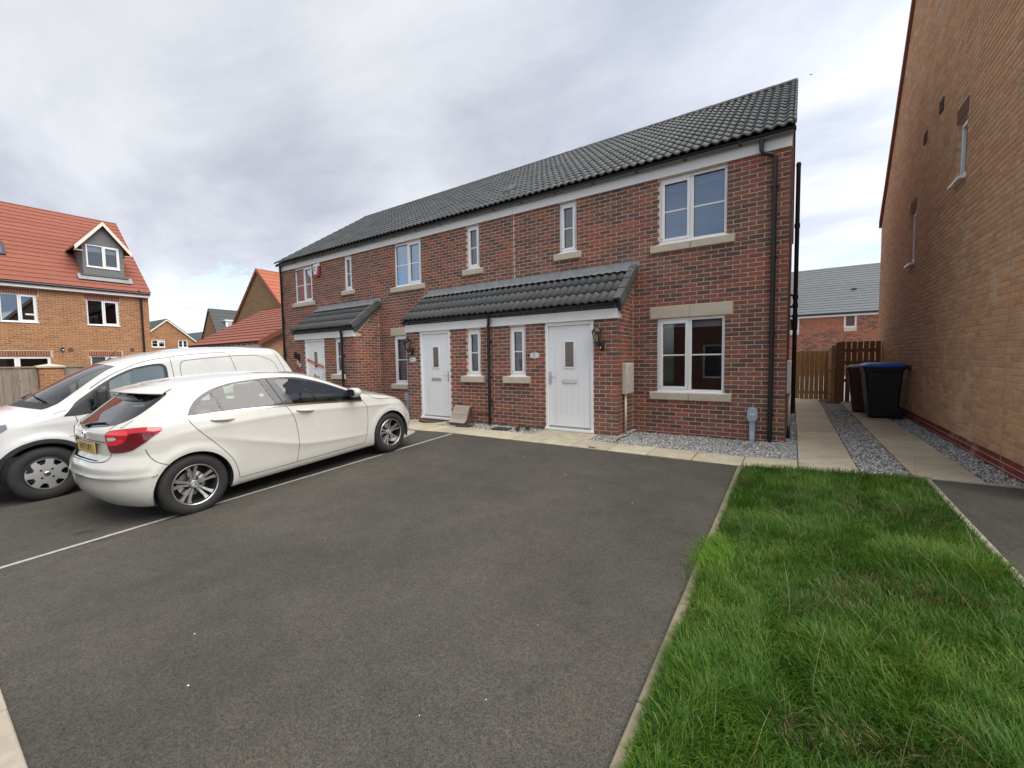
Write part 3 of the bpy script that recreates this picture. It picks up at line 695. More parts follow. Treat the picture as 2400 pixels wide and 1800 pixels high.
# --- lean-to porches
def porch(t, x0, x1, corner, doors, wins, left_side, right_side, roof_ext):
    F = FRONT(x0, PY, Z0); W = x1 - x0; H = 2.16 - Z0
    holes = []; blocks = []
    for (a, b, hr) in doors: holes.append((a - x0, b - x0, .05 - Z0, 2.115 - Z0)); holes.append((a - x0, b - x0, 0, .06 - Z0))
    for (a, b) in wins:
        holes.append((a - x0, b - x0, 1.09 - Z0, 2.09 - Z0)); blocks.append((a - x0 - .13, b - x0 + .105, .94 - Z0, 1.09 - Z0))
    brick_wall(t, F, W, H, holes, [(b[0]-.005, b[1]+.005, b[2], b[3]-.002) for b in blocks], anchor='R' if 'R' in corner else 'L', corner=corner, name='porch_wall', n_ind=110)
    for b in blocks: stone_block(t, F, b[0], b[1], b[2] + .006, b[3] - .003, .075)
    for (a, b, hr) in doors: door(t, FRONT(a, PY, .056), b - a, 2.115 - .056, hr)
    for (a, b) in wins: window(t, FRONT(a, PY, 1.09), b - a, 1.0, lights=1, sash=0, cover=('frost', 'frosted'))
    D = -PY; top = [(0, H), (D, H), (D, 3.0 - Z0)]
    if right_side:
        Fr = Frame((x1, PY, Z0), (0, 1, 0), (1, 0, 0)); brick_wall(t, Fr, D, H, start=(.1125, .225), anchor='L', top=top, topfn=lambda u: H + (3.0 - Z0 - H) * u / D, name='porch_side_wall', n_ind=30)
        mb = MB(); mb.box(x1 - .004, x1 + .0035, -.012, -.0035, Z0, 2.98); build(mb, 'corner_joint', 'mortar', t)
    if left_side:
        Fl = Frame((x0, 0, Z0), (0, -1, 0), (-1, 0, 0)); brick_wall(t, Fl, D, H, start=(.1125, .225), anchor='R', top=[(0, H), (D, H), (0, 3.0 - Z0)], topfn=lambda u: H + (3.0 - Z0 - H) * (1 - u / D), name='porch_side_wall', n_ind=0)
    xa, xb = x0 - (.06 if left_side else 0), x1 + (.085 if right_side else 0)
    mb = MB(); mb.box(x0 + .002 - (.012 if left_side else 0), x1 - .002 + (.012 if right_side else 0), PY - .035, PY + .06, 2.125, 2.36); fo = build(mb, 'porch_fascia', 'fascia_white', t); bevel(fo, .004, 1)
    gutter(t, xa - .0 + .001, xb - .03 - .001, PY - .082, 2.372, 'porch_gutter', step=.62)
    e = Vector((xa, PY - .11, 2.395)); top_ = Vector((xa, -.05, 3.12)); S = top_ - e
    mb = MB(); mb.prism([(PY - .09, 2.38), (-.002, 3.13), (-.002, 2.99), (PY - .0, 2.25)], lambda p, q, k: (k, p, q), xa + .015, xb - .015); ro = build(mb, 'porch_roof', 'tile_slate_dark', t)
    tile_roof(ro, e, (1, 0, 0), S, xb - xa, 1.05, ROLLP, .30, .35, 'porch_tile')
    # dressed lead apron and upstand
    Sn = S.normalized(); Nn = Vector((1, 0, 0)).cross(Sn); N_ = 60; mb = MB(); rows = []
    for (s, n, up_) in ((S.length - .21, .078, 0), (S.length - .13, .066, 0), (S.length - .05, .052, 0), (None, 0, 3.13), (None, 0, 3.265)):
        row = []
        for i in range(N_ + 1):
            x = xa - .03 + (xb - xa + .06) * i / N_
            if s is not None:
                w_ = .010 * math.sin(2*math.pi*(x - xa)/.15) if s < S.length - .15 else .004 * math.sin(2*math.pi*(x - xa)/.15)
                row.append(Vector((x, e.y, e.z)) + Sn * (s + random.uniform(-.006, .006)) + Nn * (n + w_))
            else: row.append(Vector((x + (.0 if up_ < 3.2 else 0), -.012 - (.004 if up_ < 3.2 else 0), up_ + random.uniform(-.004, .004))))
        rows.append(row)
    k = N_ + 1
    mb.add([p for r in rows for p in r], [(i*k+j, i*k+j+1, (i+1)*k+j+1, (i+1)*k+j) for i in range(len(rows)-1) for j in range(N_)])
    build(mb, 'lead_flashing', 'lead', t, smooth=True)
    if right_side:
        n = 3
        for i in range(4):
            p = Vector((xb - .012, e.y - .005, e.z + .01)) + Sn * (i * .345); q = p + Sn * min(.36, S.length - i * .345 + .02)
            if (q - p).length < .1: continue
            v = MB(); th = .012
            for o_ in ((-.09, .062), ):
                v.add([p + Nn*.070 + Vector((-.10, 0, 0)), p + Nn*.070 + Vector((.03, 0, 0)), p - Nn*.075 + Vector((.03, 0, 0)), q + Nn*.058 + Vector((-.10, 0, 0)), q + Nn*.058 + Vector((.03, 0, 0)), q - Nn*.085 + Vector((.03, 0, 0)),
                       p + Nn*.070 + Vector((.0, 0, 0)), p - Nn*.075 + Vector((.0, 0, 0))], [(0, 1, 4, 3), (1, 2, 5, 4), (1, 6, 7, 2), (0, 6, 1)])
            build(v, 'verge_unit', 'ridge_grey', ro)
porch(H5, -5.20, -2.48, 'R', [(-3.94, -2.932, False)], [(-4.786, -4.386)], False, True, 0)
porch(H4, -7.85, -5.20, 'L', [(-7.39, -6.42, True)], [(-5.927, -5.53)], True, False, 0)
porch(H3, -12.90, -9.93, 'LR', [(-12.373, -11.35, True)], [(-10.84, -10.475)], True, True, 0)
# downpipes
downpipe(H5, [(-.395, -.098, 4.87), (-.395, -.098, 4.70), (-.37, -.09, 4.64), (-.225, -.06, 4.585), (-.205, -.055, 4.53), (-.205, -.055, -.06)], clips=[(-.205, -.055, z) for z in (4.1, 3.0, 1.80, .47)])
downpipe(H4, [(-5.235, PY - .095, 2.30), (-5.235, PY - .095, 2.20), (-5.275, PY - .06, 2.11), (-5.275, PY - .055, 2.05), (-5.275, PY - .055, .05)], clips=[(-5.275, PY - .055, z) for z in (1.83, .55)])
downpipe(H3, [(-10.40, PY - .095, 2.30), (-10.40, PY - .07, 2.20), (-10.40, PY - .06, -.02)], clips=[(-10.40, PY - .06, z) for z in (1.63, .6)])
downpipe(H3, [(-15.05, -.098, 4.87), (-15.05, -.098, 4.62), (-15.12, -.055, 4.46), (-15.12, -.055, -.1)], clips=[(-15.12, -.055, z) for z in (3.9, 2.9, 1.7)])
# soil stack and its branches on the gable
s = MB(); s.tube([(.11, 4.0, -.05), (.11, 4.0, 5.80)], .046, 14); s.lathe([(.05, 0), (.05, .06), (.03, .09), (0.0, .09)], lambda a, b, h: (.11 + a, 4.0 + b, 5.80 + h), 14)
for z in (2.55, 2.75, 2.30, 4.4): s.lathe([(.058, 0), (.058, .09)], lambda a, b, h: (.11 + a, 4.0 + b, z + h), 14)
s.tube([(.11, 4.0, 2.8), (.02, 4.35, 2.9), (0, 4.35, 2.9)], .025, 8); s.tube([(.11, 4.0, 2.6), (.03, 4.5, 2.62), (0, 4.6, 2.62)], .025, 8)
o = build(s, 'soil_pipe', 'black_plastic', H5); smooth_angle(o)
# roof vents
for h, x, y_ in ((H5, -5.72, .62),):
    z_ = EAVE_Z + (y_ - EAVE_Y) * (RIDGE_Z - EAVE_Z) / (RIDGE_Y - EAVE_Y); v = MB()
    v.prism([(-.13, .02), (-.10, .13), (.0, .155), (.22, .16), (.22, .0)], lambda p, q, k: (k, y_ + p, z_ + q + p * .66), x - .11, x + .11); vo = build(v, 'roof_vent', 'ridge_grey', h); bevel(vo, .015, 2)

# ------------------------------------------------------------------ things fixed to the terrace
lantern('wall_lantern', -2.80, PY, 1.575, 'black wall lantern with sensor right of the number 5 door')
lantern('wall_lantern', -7.68, PY, 1.575, 'black wall lantern with sensor left of the other white front door')
house_plate(-4.172, PY, 1.45, '5', 'white number plate reading 5 between narrow window and door', 'house number plates')
house_plate(-7.64, PY, 1.41, '4', 'white number plate reading 4 below the far lantern', 'house number plates')
# meter boxes
mb = MB(); t = thing('meter_box', (-2.43, -.44, .76), 'cream meter box with pipe on the porch side wall', 'meter box')
mb.box(-2.478, -2.385, -.63, -.275, .77, 1.335); o = build(mb, 'case', 'meter_box', t); bevel(o, .008, 2)
mb = MB(); mb.box(-2.387, -2.372, -.622, -.283, .785, 1.32); o = build(mb, 'lid', 'meter_box', t); bevel(o, .006, 2)
mb = MB(); mb.tube([(-2.43, -.575, .78), (-2.43, -.575, .0)], .022, 10); build(mb, 'pipe', 'meter_box', t, smooth=True)
mb = MB(); mb.box(-2.374, -2.369, -.60, -.58, .9, .93); mb.box(-2.374, -2.369, -.60, -.58, 1.22, 1.25); build(mb, 'hinge', 'dark_metal', t)
t = thing('meter_box', (.04, .5, .72), 'grey white meter box on the end gable with pipe and black foot', 'meter box')
mb = MB(); mb.box(.004, .07, .32, .72, .79, 1.34); o = build(mb, 'case', 'white_plastic', t); bevel(o, .008, 2)
mb = MB(); mb.tube([(.045, .38, .80), (.045, .38, .22)], .024, 10); build(mb, 'pipe', 'meter_box', t, smooth=True)
mb = MB(); mb.tube([(.045, .38, .24), (.045, .38, -.03)], .028, 10); build(mb, 'pipe_foot', 'black_plastic', t, smooth=True)
# grey-blue supply box on a post
t = thing('supply_box', (-.455, -.1, 0), 'pale blue grey supply box on a post beside the black downpipe', 'meter box')
mb = MB(); F = FRONT(-.455, -.075, 0)
pts = [(-.075, .40), (-.055, .355), (.055, .355), (.075, .40), (.078, .40), (.072, .53), (.062, .558), (-.062, .558), (-.072, .53), (-.078, .40)]
mb.prism(pts, lambda p, q, k: F.p(p, q, k), -.05, .055); o = build(mb, 'housing', 'meter_grey', t); bevel(o, .008, 2)
mb = MB(); mb.fbox(F, -.04, .04, .555, .572, -.03, .03); mb.fbox(F, -.05, .05, .44, .475, .05, .062); o = build(mb, 'lid', 'meter_light', t); bevel(o, .006, 2)
mb = MB(); mb.fbox(F, -.043, .043, -.05, .36, -.04, .03); o = build(mb, 'post', 'meter_grey', t); bevel(o, .012, 2)
mb = MB(); mb.prism([(.03*math.cos(a), .11 + (.045 if math.sin(a) > 0 else .045)*math.copysign(1, math.sin(a)) + .03*math.sin(a)) for a in np.linspace(0, 2*math.pi, 20, endpoint=False)], lambda p, q, k: F.p(p, q, k), .028, .034); build(mb, 'reflector', 'meter_light', t)
mb = MB(); mb.fbox(F, -.016, .016, .452, .466, .062, .064); build(mb, 'warning_label', 'cream_paint', t)
t2 = thing('supply_box', (-8.7, -.1, 0), 'pale blue grey supply box below the half hidden window of the mid house', 'meter box')
mb = MB(); F = FRONT(-8.72, -.075, 0); mb.prism(pts, lambda p, q, k: F.p(p, q, k), -.05, .055); mb.fbox(F, -.043, .043, -.05, .36, -.04, .03); o = build(mb, 'housing', 'meter_grey', t2); bevel(o, .008, 2)
# burglar alarm under the eaves of the far house
F = FRONT(-12.98, 0, 4.22); t = thing('alarm_box', (-12.9, 0, 4.2), 'white and red burglar alarm box under the far white fascia', 'alarm')
mb = MB(); mb.prism([(.0, .05), (.08, .0), (.22, .01), (.26, .30), (.23, .40), (.02, .40)], lambda p, q, k: F.p(p, q, k), 0, .05); o = build(mb, 'back_case', 'red_plastic', t); bevel(o, .01, 2)
mb = MB(); mb.prism([(-.03, .07), (.10, .07), (.17, .36), (.10, .41), (-.04, .41), (-.10, .36)], lambda p, q, k: F.p(p, q, k), .04, .085); o = build(mb, 'front_shield', 'white_plastic', t); bevel(o, .01, 2)
mb = MB(); mb.prism([(.10, .41), (.17, .36), (.25, .33), (.24, .40), (.20, .43)], lambda p, q, k: F.p(p, q, k), .02, .06); o = build(mb, 'top_cover', 'white_plastic', t)
q = MB()
for i, u in enumerate((-.055, .005, .065)): q.fbox(F, u, u + .022, .26, .345, .084, .087)
for i in range(4): q.fbox(F, -.03 + .028*i, -.012 + .028*i, .19, .225, .084, .087)
build(q, 'print', 'sign_ink', t)
# far front door: tapes, sticker; lamp with a loose cable and tag
F = FRONT(-12.373, PY, .056); t = thing('barrier_tape', (-11.86, PY, 1.3), 'orange barrier tape stuck slantwise across the far front door', 'tape')
mb = MB(); P = F.p
for (u0, v0, u1, v1) in ((.06, 1.50, .97, 1.25), (.06, .80, .62, .45)): mb.add([P(u0, v0, -.02), P(u0, v0 - .075, -.02), P(u1, v1 - .075, -.02), P(u1, v1, -.02), P(u0, v0, -.024), P(u0, v0 - .075, -.024), P(u1, v1 - .075, -.024), P(u1, v1, -.024)], [(0, 1, 2, 3), (7, 6, 5, 4), (0, 3, 7, 4), (1, 5, 6, 2)])
build(mb, 'strip', 'orange_tape', t)
q = MB(); 
for i in range(11): 
    u = .12 + .075*i; v = 1.5 - .275*(u - .06) - .055; q.fbox(F, u, u + .035, v, v + .03, -.0195, -.0185)
build(q, 'tape_print', 'sign_grey', t)
mb = MB(); mb.prism([(.42 + .05*math.cos(a), .92 + .10*math.sin(a)) for a in np.linspace(0, 2*math.pi, 16, endpoint=False)], lambda p, q, k: F.p(p, q, k), -.04, -.034)
tag(build(mb, 'door_sticker', 'red_plastic', None), 'small red oval sticker on the taped front door', 'sticker')
t = thing('wall_light', (-12.72, PY, 1.6), 'black box wall light with orange tag and hanging cable beside the taped door', 'wall lamp')
mb = MB(); mb.box(-12.81, -12.73, PY - .13, PY - .05, 1.55, 1.76); mb.box(-12.72, -12.66, PY - .06, PY, 1.50, 1.70); o = build(mb, 'lamp_body', 'black_paint', t); bevel(o, .012, 2)
mb = MB(); mb.box(-12.79, -12.72, PY - .07, PY - .065, 1.37, 1.50); build(mb, 'tag', 'orange_tape', t)
mb = MB(); mb.box(-12.715, -12.67, PY - .07, PY - .065, 1.36, 1.50); build(mb, 'label_card', 'white_plastic', t)
mb = MB(); mb.box(-12.70, -12.60, PY - .05, PY, 1.28, 1.42); o = build(mb, 'junction_box', 'meter_grey', t); bevel(o, .01, 2)
mb = MB(); mb.tube([(-12.66, PY - .04, 1.30), (-12.74, PY - .07, 1.22), (-12.78, PY - .06, 1.30), (-12.72, PY - .05, 1.18), (-12.72, PY - .04, .95), (-12.70, PY - .03, .7)], .008, 6); build(mb, 'cable', 'red_plastic', t, smooth=True)
# slatted curved step by the other front door, with a hose to the downpipe
t = thing('plank_ramp', (-6.0, -1.02, .03), 'mauve slatted wooden ramp box with curved foot beside the far white door', 'ramp')
prof = [(-.88, .40), (-.93, .405), (-.975, .38), (-1.0, .33), (-1.045, .22), (-1.08, .13), (-1.12, .085), (-1.19, .062)]
gz = .035
mb = MB(); mb.prism([(y_ + .012, z_ - .014) for y_, z_ in prof] + [(-1.19, gz), (-.88, gz)], lambda p, q, k: (k, p, q), -6.215, -5.80); build(mb, 'end_board', 'brown_board', t)
cut = [0, 1.1, 2.75, 3.95, 4.95, 7]
def at(s):
    i = min(int(s), len(prof) - 2); f = s - i; return prof[i][0] + (prof[i+1][0] - prof[i][0]) * f, prof[i][1] + (prof[i+1][1] - prof[i][1]) * f
for i in range(5):
    ss = [cut[i] + .03] + [s for s in range(8) if cut[i] + .05 < s < cut[i+1] - .05] + [cut[i+1] - .03]
    pl = [at(s) for s in ss]; b = MB(); nn = len(pl)
    for j in range(nn - 1):
        (y0, z0), (y1, z1) = pl[j], pl[j+1]; nx, nz = (z0 - z1), (y1 - y0) ; l_ = math.hypot(nx, nz) or 1; ny_, nz_ = -abs(nx)/l_*.012, abs(nz)/l_*.012 + .002
        b.add([(-6.23, y0 + ny_, z0 + nz_), (-5.785, y0 + ny_, z0 + nz_), (-5.785, y1 + ny_, z1 + nz_), (-6.23, y1 + ny_, z1 + nz_), (-6.23, y0, z0 - .006), (-5.785, y0, z0 - .006), (-5.785, y1, z1 - .006), (-6.23, y1, z1 - .006)], [(3, 2, 1, 0), (0, 1, 5, 4), (1, 2, 6, 5), (2, 3, 7, 6), (3, 0, 4, 7)])
    build(b, 'plank', 'planks_mauve', t)
mb = MB(); mb.tube([(-5.79, -.93, .30), (-5.6, -.885, .28), (-5.42, -.882, .275), (-5.34, -.885, .27)], .011, 8); mb.lathe([(.0, .02), (.022, .018), (.022, -.018), (0, -.02)], lambda a, b, h: (-5.33 + h, -.885 + a, .27 + b), 10)
tag(build(mb, 'hose', 'brown_board', None, smooth=True), 'thin brown hose running along the wall to the downpipe', 'hose')

# ------------------------------------------------------------------ ground
def sheet(name, x0, x1, y0, y1, m, dz=0.0, nx=1, ny=1, kind='structure', fn=ground, thick=0.0):
    xs = np.linspace(x0, x1, nx + 1); ys = np.linspace(y0, y1, ny + 1); k = nx + 1
    vs = [(x, y, fn(x, y) + dz) for y in ys for x in xs]
    mb = MB(); mb.add(vs, [(j*k+i, j*k+i+1, (j+1)*k+i+1, (j+1)*k+i) for j in range(ny) for i in range(nx)])
    return build(mb, name, m, None, kind=kind, smooth=True)
mb = MB(); mb.add([(-900, -900, -.75), (900, -900, -.75), (900, 900, -.75), (-900, 900, -.75)], [(0, 1, 2, 3)]); build(mb, 'ground', 'ground_far', None, kind='structure')
def axis(a, b, marks, step):
    out = sorted({round(v, 4) for v in [a, b, *marks] if a <= v <= b}); r = []
    for p, q in zip(out, out[1:]): r += list(np.linspace(p, q, max(1, int((q - p) / step)) + 1)[:-1])
    return r + [out[-1]]
def gsheet(name, x0, x1, y0, y1, m, dz):
    xs = axis(x0, x1, (-9.3, -5.3, -2.4, -.45, 1.4), 1.5); ys = axis(y0, y1, (-1.93, -.86), 1.5); k = len(xs)
    mb = MB(); mb.add([(x, y, ground(x, y) + dz) for y in ys for x in xs], [(j*k+i, j*k+i+1, (j+1)*k+i+1, (j+1)*k+i) for j in range(len(ys)-1) for i in range(k-1)])
    return build(mb, name, m, None, kind='structure')
gsheet('parking_court', -40, -0.455, -30, -1.93, 'asphalt', 0.0)
gsheet('side_drive', 1.285, 12, -30, -1.94, 'asphalt', 0.0)
gsheet('road', -0.455, 1.285, -30, -7.95, 'asphalt', -.004)
gsheet('gravel_bed', -40, 14, -1.929, 40, 'gravel_bed', -.035)
gsheet('lawn_soil', -.40, 1.25, -7.9, -1.94, 'soil', 0.01)
# white bay line
mb = MB(); N_ = 30
for i in range(N_):
    y0 = -1.945 - 7.5*i/N_; y1 = -1.945 - 7.5*(i+1)/N_ + .0; w = lambda y: (-5.425 + (-1.93 - y) * .029)
    mb.add([(w(y0) - .026, y0, ground(w(y0), y0) + .004), (w(y1) - .026, y1, ground(w(y1), y1) + .004), (w(y1) + .026, y1, ground(w(y1), y1) + .004), (w(y0) + .026, y0, ground(w(y0), y0) + .004)], [(0, 1, 2, 3)])
tag(build(mb, 'bay_line', 'paint_white', None), 'thin worn white bay line painted on the asphalt beside the hatchback', 'road marking')['kind'] = 'structure'
# concrete edgings
def edging(name, pts, w, h, label, m='concrete', piece=.915):
    root = thing(name, (*pts[0], ground(*pts[0])), label, 'kerb')
    for (xa, ya), (xb, yb) in zip(pts, pts[1:]):
        L_ = math.hypot(xb - xa, yb - ya); n = max(1, round(L_ / piece)); dx, dy = (xb - xa)/L_, (yb - ya)/L_
        for i in range(n):
            s0, s1 = L_*i/n + .003, L_*(i+1)/n - .003; b = MB(); vs = []
            for s in (s0, s1):
                for e in (-w/2, w/2):
                    x, y = xa + dx*s - dy*e, ya + dy*s + dx*e; g = ground(xa + dx*s, ya + dy*s)
                    vs += [(x, y, g - .1), (x, y, g + h + random.uniform(-.003, .003))]
            b.add(vs, [(0, 1, 5, 4), (2, 6, 7, 3), (1, 3, 7, 5), (0, 2, 3, 1), (4, 5, 7, 6)]); o = build(b, 'kerb_stone', m, root); bevel(o, .008, 2)
    return root
edging('edging_kerb', [(-.452, -1.95), (-.452, -7.9)], .055, .022, 'mossy concrete edging between asphalt and the left of the lawn')
edging('edging_kerb', [(1.29, -1.97), (1.275, -7.9)], .05, .016, 'pale concrete edging along the right of the lawn', 'concrete_pale')
edging('edging_kerb', [(1.32, -1.93), (2.6, -1.93)], .045, .02, 'pale concrete strip between slab path and the narrow side drive', 'concrete_pale')
edging('edging_kerb', [(-6.0, -7.93), (-1.0, -7.93)], .26, .03, 'pale kerb stones at the near corner of the parking court', 'concrete_pale')
edging('edging_kerb', [(.62, -6.4), (1.05, -5.45)], .16, .03, 'pale kerb end in the near corner of the grass', 'concrete_pale')
# paving slabs
pav = thing('slab_path', (-3, -1.6, 0), 'row of buff concrete paving slabs along the front of the terrace', 'path')
def slab(root, x0, x1, y0, y1, dz=0.0):
    g = .006; b = MB(); t = [random.uniform(-.003, .003) for _ in range(4)]
    c = [(x0 + g, y0 + g), (x1 - g, y0 + g), (x1 - g, y1 - g), (x0 + g, y1 - g)]
    vs = [(x, y, ground(x, y) - .05) for x, y in c] + [(x, y, ground(x, y) + .012 + dz + t[i]) for i, (x, y) in enumerate(c)]
    b.add(vs, [(4, 5, 6, 7), (0, 1, 5, 4), (1, 2, 6, 5), (2, 3, 7, 6), (3, 0, 4, 7)]); o = build(b, 'paving_slab', 'slab', root); bevel(o, .005, 1)
x = .166; n = 0
for xs in [.166 - .612*i for i in range(1, 27)]: slab(pav, xs, xs + .612, -1.93, -1.36)
for (a, b) in ((-3.98, -3.40), (-3.40, -2.82)): slab(pav, a, b, -1.36, -.89)
for (a, b) in ((-7.62, -7.02), (-7.02, -6.42)): slab(pav, a, b, -1.36, -.89)
for i in range(2): slab(pav, -12.6 + .6*i, -12.0 + .6*i, -1.36, -.89)
p1_ = thing('slab_path', (.46, 3, .05), 'slab path hugging the end gable to the timber gate', 'path')
y = -1.93
while y < 7.8: slab(p1_, .166, .755, y, min(y + .615, 7.85)); y += .615
p2_ = thing('slab_path', (1.5, 3, .08), 'slab path beside the buff wall with the wheeled bins', 'path')
y = -1.90
while y < 7.0: slab(p2_, 1.20, 1.75, y, min(y + .615, 6.9)); y += .615

# gravel: loose limestone chips
def gravel(name, areas, label_dens):
    P, S, K = [], [], []
    for (x0, x1, y0, y1, dens, s0, s1) in areas:
        n = int((x1 - x0) * (y1 - y0) * dens); px = rng.uniform(x0, x1, n); py = rng.uniform(y0, y1, n)
        P.append(np.stack([px, py, [ground(a, b) - .02 for a, b in zip(px, py)]], 1)); S.append(rng.uniform(s0, s1, n))
    P = np.concatenate(P); S = np.concatenate(S); n = len(P)
    base = np.array([(1,0,0),(-1,0,0),(0,1,0),(0,-1,0),(0,0,1),(0,0,-1)], float); tri = np.array([(0,2,4),(2,1,4),(1,3,4),(3,0,4),(2,0,5),(1,2,5),(3,1,5),(0,3,5)])
    an = rng.uniform(0, 6.28, n); sx = S*rng.uniform(.7, 1.5, n); sy = S*rng.uniform(.6, 1.1, n); sz = S*rng.uniform(.45, .9, n)
    V = base[None] * np.stack([sx, sy, sz], 1)[:, None, :] + rng.normal(0, .18, (n, 6, 3)) * S[:, None, None]
    ca, sa = np.cos(an)[:, None], np.sin(an)[:, None]; V = np.stack([V[..., 0]*ca - V[..., 1]*sa, V[..., 0]*sa + V[..., 1]*ca, V[..., 2]], 2)
    V += P[:, None, :]; V[..., 2] += sz[:, None]*.6 + rng.uniform(0, .016, n)[:, None]
    T = tri[None] + (np.arange(n)*6)[:, None, None]
    me = bpy.data.meshes.new(name); nv, nt = n*6, n*8
    me.vertices.add(nv); me.vertices.foreach_set('co', V.reshape(-1)); me.loops.add(nt*3); me.loops.foreach_set('vertex_index', T.reshape(-1).astype(np.int32)); me.polygons.add(nt); me.polygons.foreach_set('loop_start', np.arange(0, nt*3, 3, dtype=np.int32)); me.update(); me.validate()
    g = rng.uniform(.22, .60, n); g[rng.random(n) < .06] = .80; w = rng.uniform(.94, 1.06, n)
    C = np.stack([g*w, g, g*(1.02 - .10*(w - .94)/.12), np.ones(n)], 1).repeat(6, 0)
    at_ = me.color_attributes.new('bc', 'FLOAT_COLOR', 'POINT'); at_.data.foreach_set('color', C.astype(np.float32).ravel()); me.materials.append(MATS['gravel'])
    o = bpy.data.objects.new(name, me); COL.objects.link(o); o['kind'] = 'stuff'; return o
tag(gravel('gravel', [(-2.81, .16, -1.35, -.02, 2600, .009, .019), (-6.40, -4.0, -1.35, -.87, 2400, .009, .018), (-2.47, -2.3, -.88, -.02, 1500, .009, .018), (-11.9, -7.65, -1.35, -.9, 900, .010, .02),
        (.765, 1.19, -1.95, 3, 2600, .009, .018), (.765, 1.19, 3, 7.8, 1500, .010, .018), (1.76, 2.05, -1.85, 3, 2600, .009, .018), (1.76, 2.05, 3, 7, 1200, .01, .018), (.01, .16, -.0, 7.5, 1500, .01, .018)], 0), 'loose grey limestone gravel beside the slabs', 'gravel')

# grass: every blade a curved strip
def grass():
    n0 = 125000
    x = rng.uniform(-.435, 1.275, n0*3); y = rng.uniform(-7.6, -1.95, n0*3)
    d = np.hypot(x - CAM_POS.x, y - CAM_POS.y); keep = rng.random(n0*3) < np.clip(2.1 / np.maximum(d, 1.2), .36, 1.0); 
    x, y = x[keep][:n0], y[keep][:n0]; n = len(x)
    tx = rng.normal(-.45, .045, 650); ty = rng.normal(-4.62, .17, 650); x = np.concatenate([x, tx]); y = np.concatenate([y, ty]); n = len(x)
    clump = np.array([mnoise.noise(Vector((a*2.3, b*2.3, 0))) + .5*mnoise.noise(Vector((a*6.1, b*6.1, 4))) for a, b in zip(x, y)])
    hue = np.array([mnoise.noise(Vector((a*1.4 + 9, b*1.4, 2))) + .6*mnoise.noise(Vector((a*4.4 + 9, b*4.4, 7))) for a, b in zip(x, y)])
    L = np.clip(.078 + .045*clump + rng.normal(0, .02, n), .03, .2); edge = np.minimum(np.minimum(x + .44, 1.27 - x), -1.95 - y); L *= np.clip(.62 + edge*3.0, .62, 1)
    # a taller tuft hanging over the kerb
    tf = np.exp(-(((x + .40)/.15)**2 + ((y + 4.62)/.26)**2)); L *= 1 + .55*tf*rng.uniform(.2, 1.6, n)
    th = np.array([mnoise.noise(Vector((a*1.7, b*1.7, 11)))*6 + mnoise.noise(Vector((a*5, b*5, 17)))*3 for a, b in zip(x, y)]) + rng.normal(0, 1.0, n); th = np.where((tf > .3) | ((x < -.37) & (rng.random(n) < .5)), np.pi + rng.normal(0, .6, n), th); th = np.where((x > 1.2) & (rng.random(n) < .5), rng.normal(0, .6, n), th)
    lean = np.clip(rng.normal(.75, .3, n), .1, 1.5); w = rng.uniform(.0009, .0022, n)
    dx, dy = np.cos(th), np.sin(th); sx, sy = -dy, dx
    gz = np.array([ground(a, b) for a, b in zip(x, y)]) + .01
    V = np.zeros((n, 7, 3)); ts = [0, .38, .72, 1.0]
    for i, t in enumerate(ts):
        r = L*t; hx = r*np.sin(lean*t*1.0)*.9; hz = r*np.cos(lean*t*.95)
        px, py, pz = x + dx*hx, y + dy*hx, gz + hz
        ww = w*(1 - .35*t)
        if i < 3:
            V[:, 2*i] = np.stack([px - sx*ww, py - sy*ww, pz], 1); V[:, 2*i+1] = np.stack([px + sx*ww, py + sy*ww, pz], 1)
        else: V[:, 6] = np.stack([px, py, pz], 1)
    tri = np.array([(0,1,3),(0,3,2),(2,3,5),(2,5,4),(4,5,6)]); T = tri[None] + (np.arange(n)*7)[:, None, None]
    g = np.clip(.5 + .5*hue + rng.normal(0, .18, n), 0, 1)
    c0, c1, c2 = np.array([.030, .095, .009]), np.array([.074, .18, .012]), np.array([.155, .25, .03])
    C = np.where(g[:, None] < .6, c0 + (c1 - c0)*(g[:, None]/.6), c1 + (c2 - c1)*((g[:, None] - .6)/.4))
    C = np.where((tf > .25)[:, None], np.array([.15, .30, .025])*rng.uniform(.7, 1.2, n)[:, None], C)
    dry = rng.random(n) < np.clip(.03 + .30*np.clip((-hue - .25)*3, 0, 1), 0, 1); C[dry] = np.array([.22, .19, .07])*rng.uniform(.6, 1.2, dry.sum())[:, None]
    C = np.repeat(np.concatenate([C, np.ones((n, 1))], 1), 7, 0)
    V = V.reshape(-1, 3); T = T.reshape(-1, 3)
    # dry seed stalks standing above the sward
    sv, st, sc = [], [], []
    for i in range(170):
        a, b = rng.uniform(-.38, 1.24), rng.uniform(-7.2, -2.0); h = rng.uniform(.12, .34); an = rng.uniform(0, 6.28); ln = rng.uniform(.15, 1.0); g_ = ground(a, b)
        w_ = rng.uniform(.0007, .0012) * (1.0 + .12 * max(0, math.hypot(a, b + 8) - 2)); prev = None; col = np.array([.42, .36, .20])*rng.uniform(.6, 1.25) if i % 4 else np.array([.20, .30, .10])
        pts = [(a + math.cos(an)*h*math.sin(ln*t)*t, b + math.sin(an)*h*math.sin(ln*t)*t, g_ + h*t*math.cos(ln*t*.8)) for t in (0, .35, .7, 1)]
        base_ = len(sv)
        for j, p in enumerate(pts):
            ww = w_*(1.6 if j == 3 else 1.0)
            for k in range(3): sv.append((p[0] + ww*math.cos(2.09*k), p[1] + ww*math.sin(2.09*k), p[2])); sc.append((*col, 1))
        for j in range(3):
            for k in range(3):
                p0, p1 = base_ + j*3 + k, base_ + j*3 + (k+1) % 3; st += [(p0, p1, p1 + 3), (p0, p1 + 3, p0 + 3)]
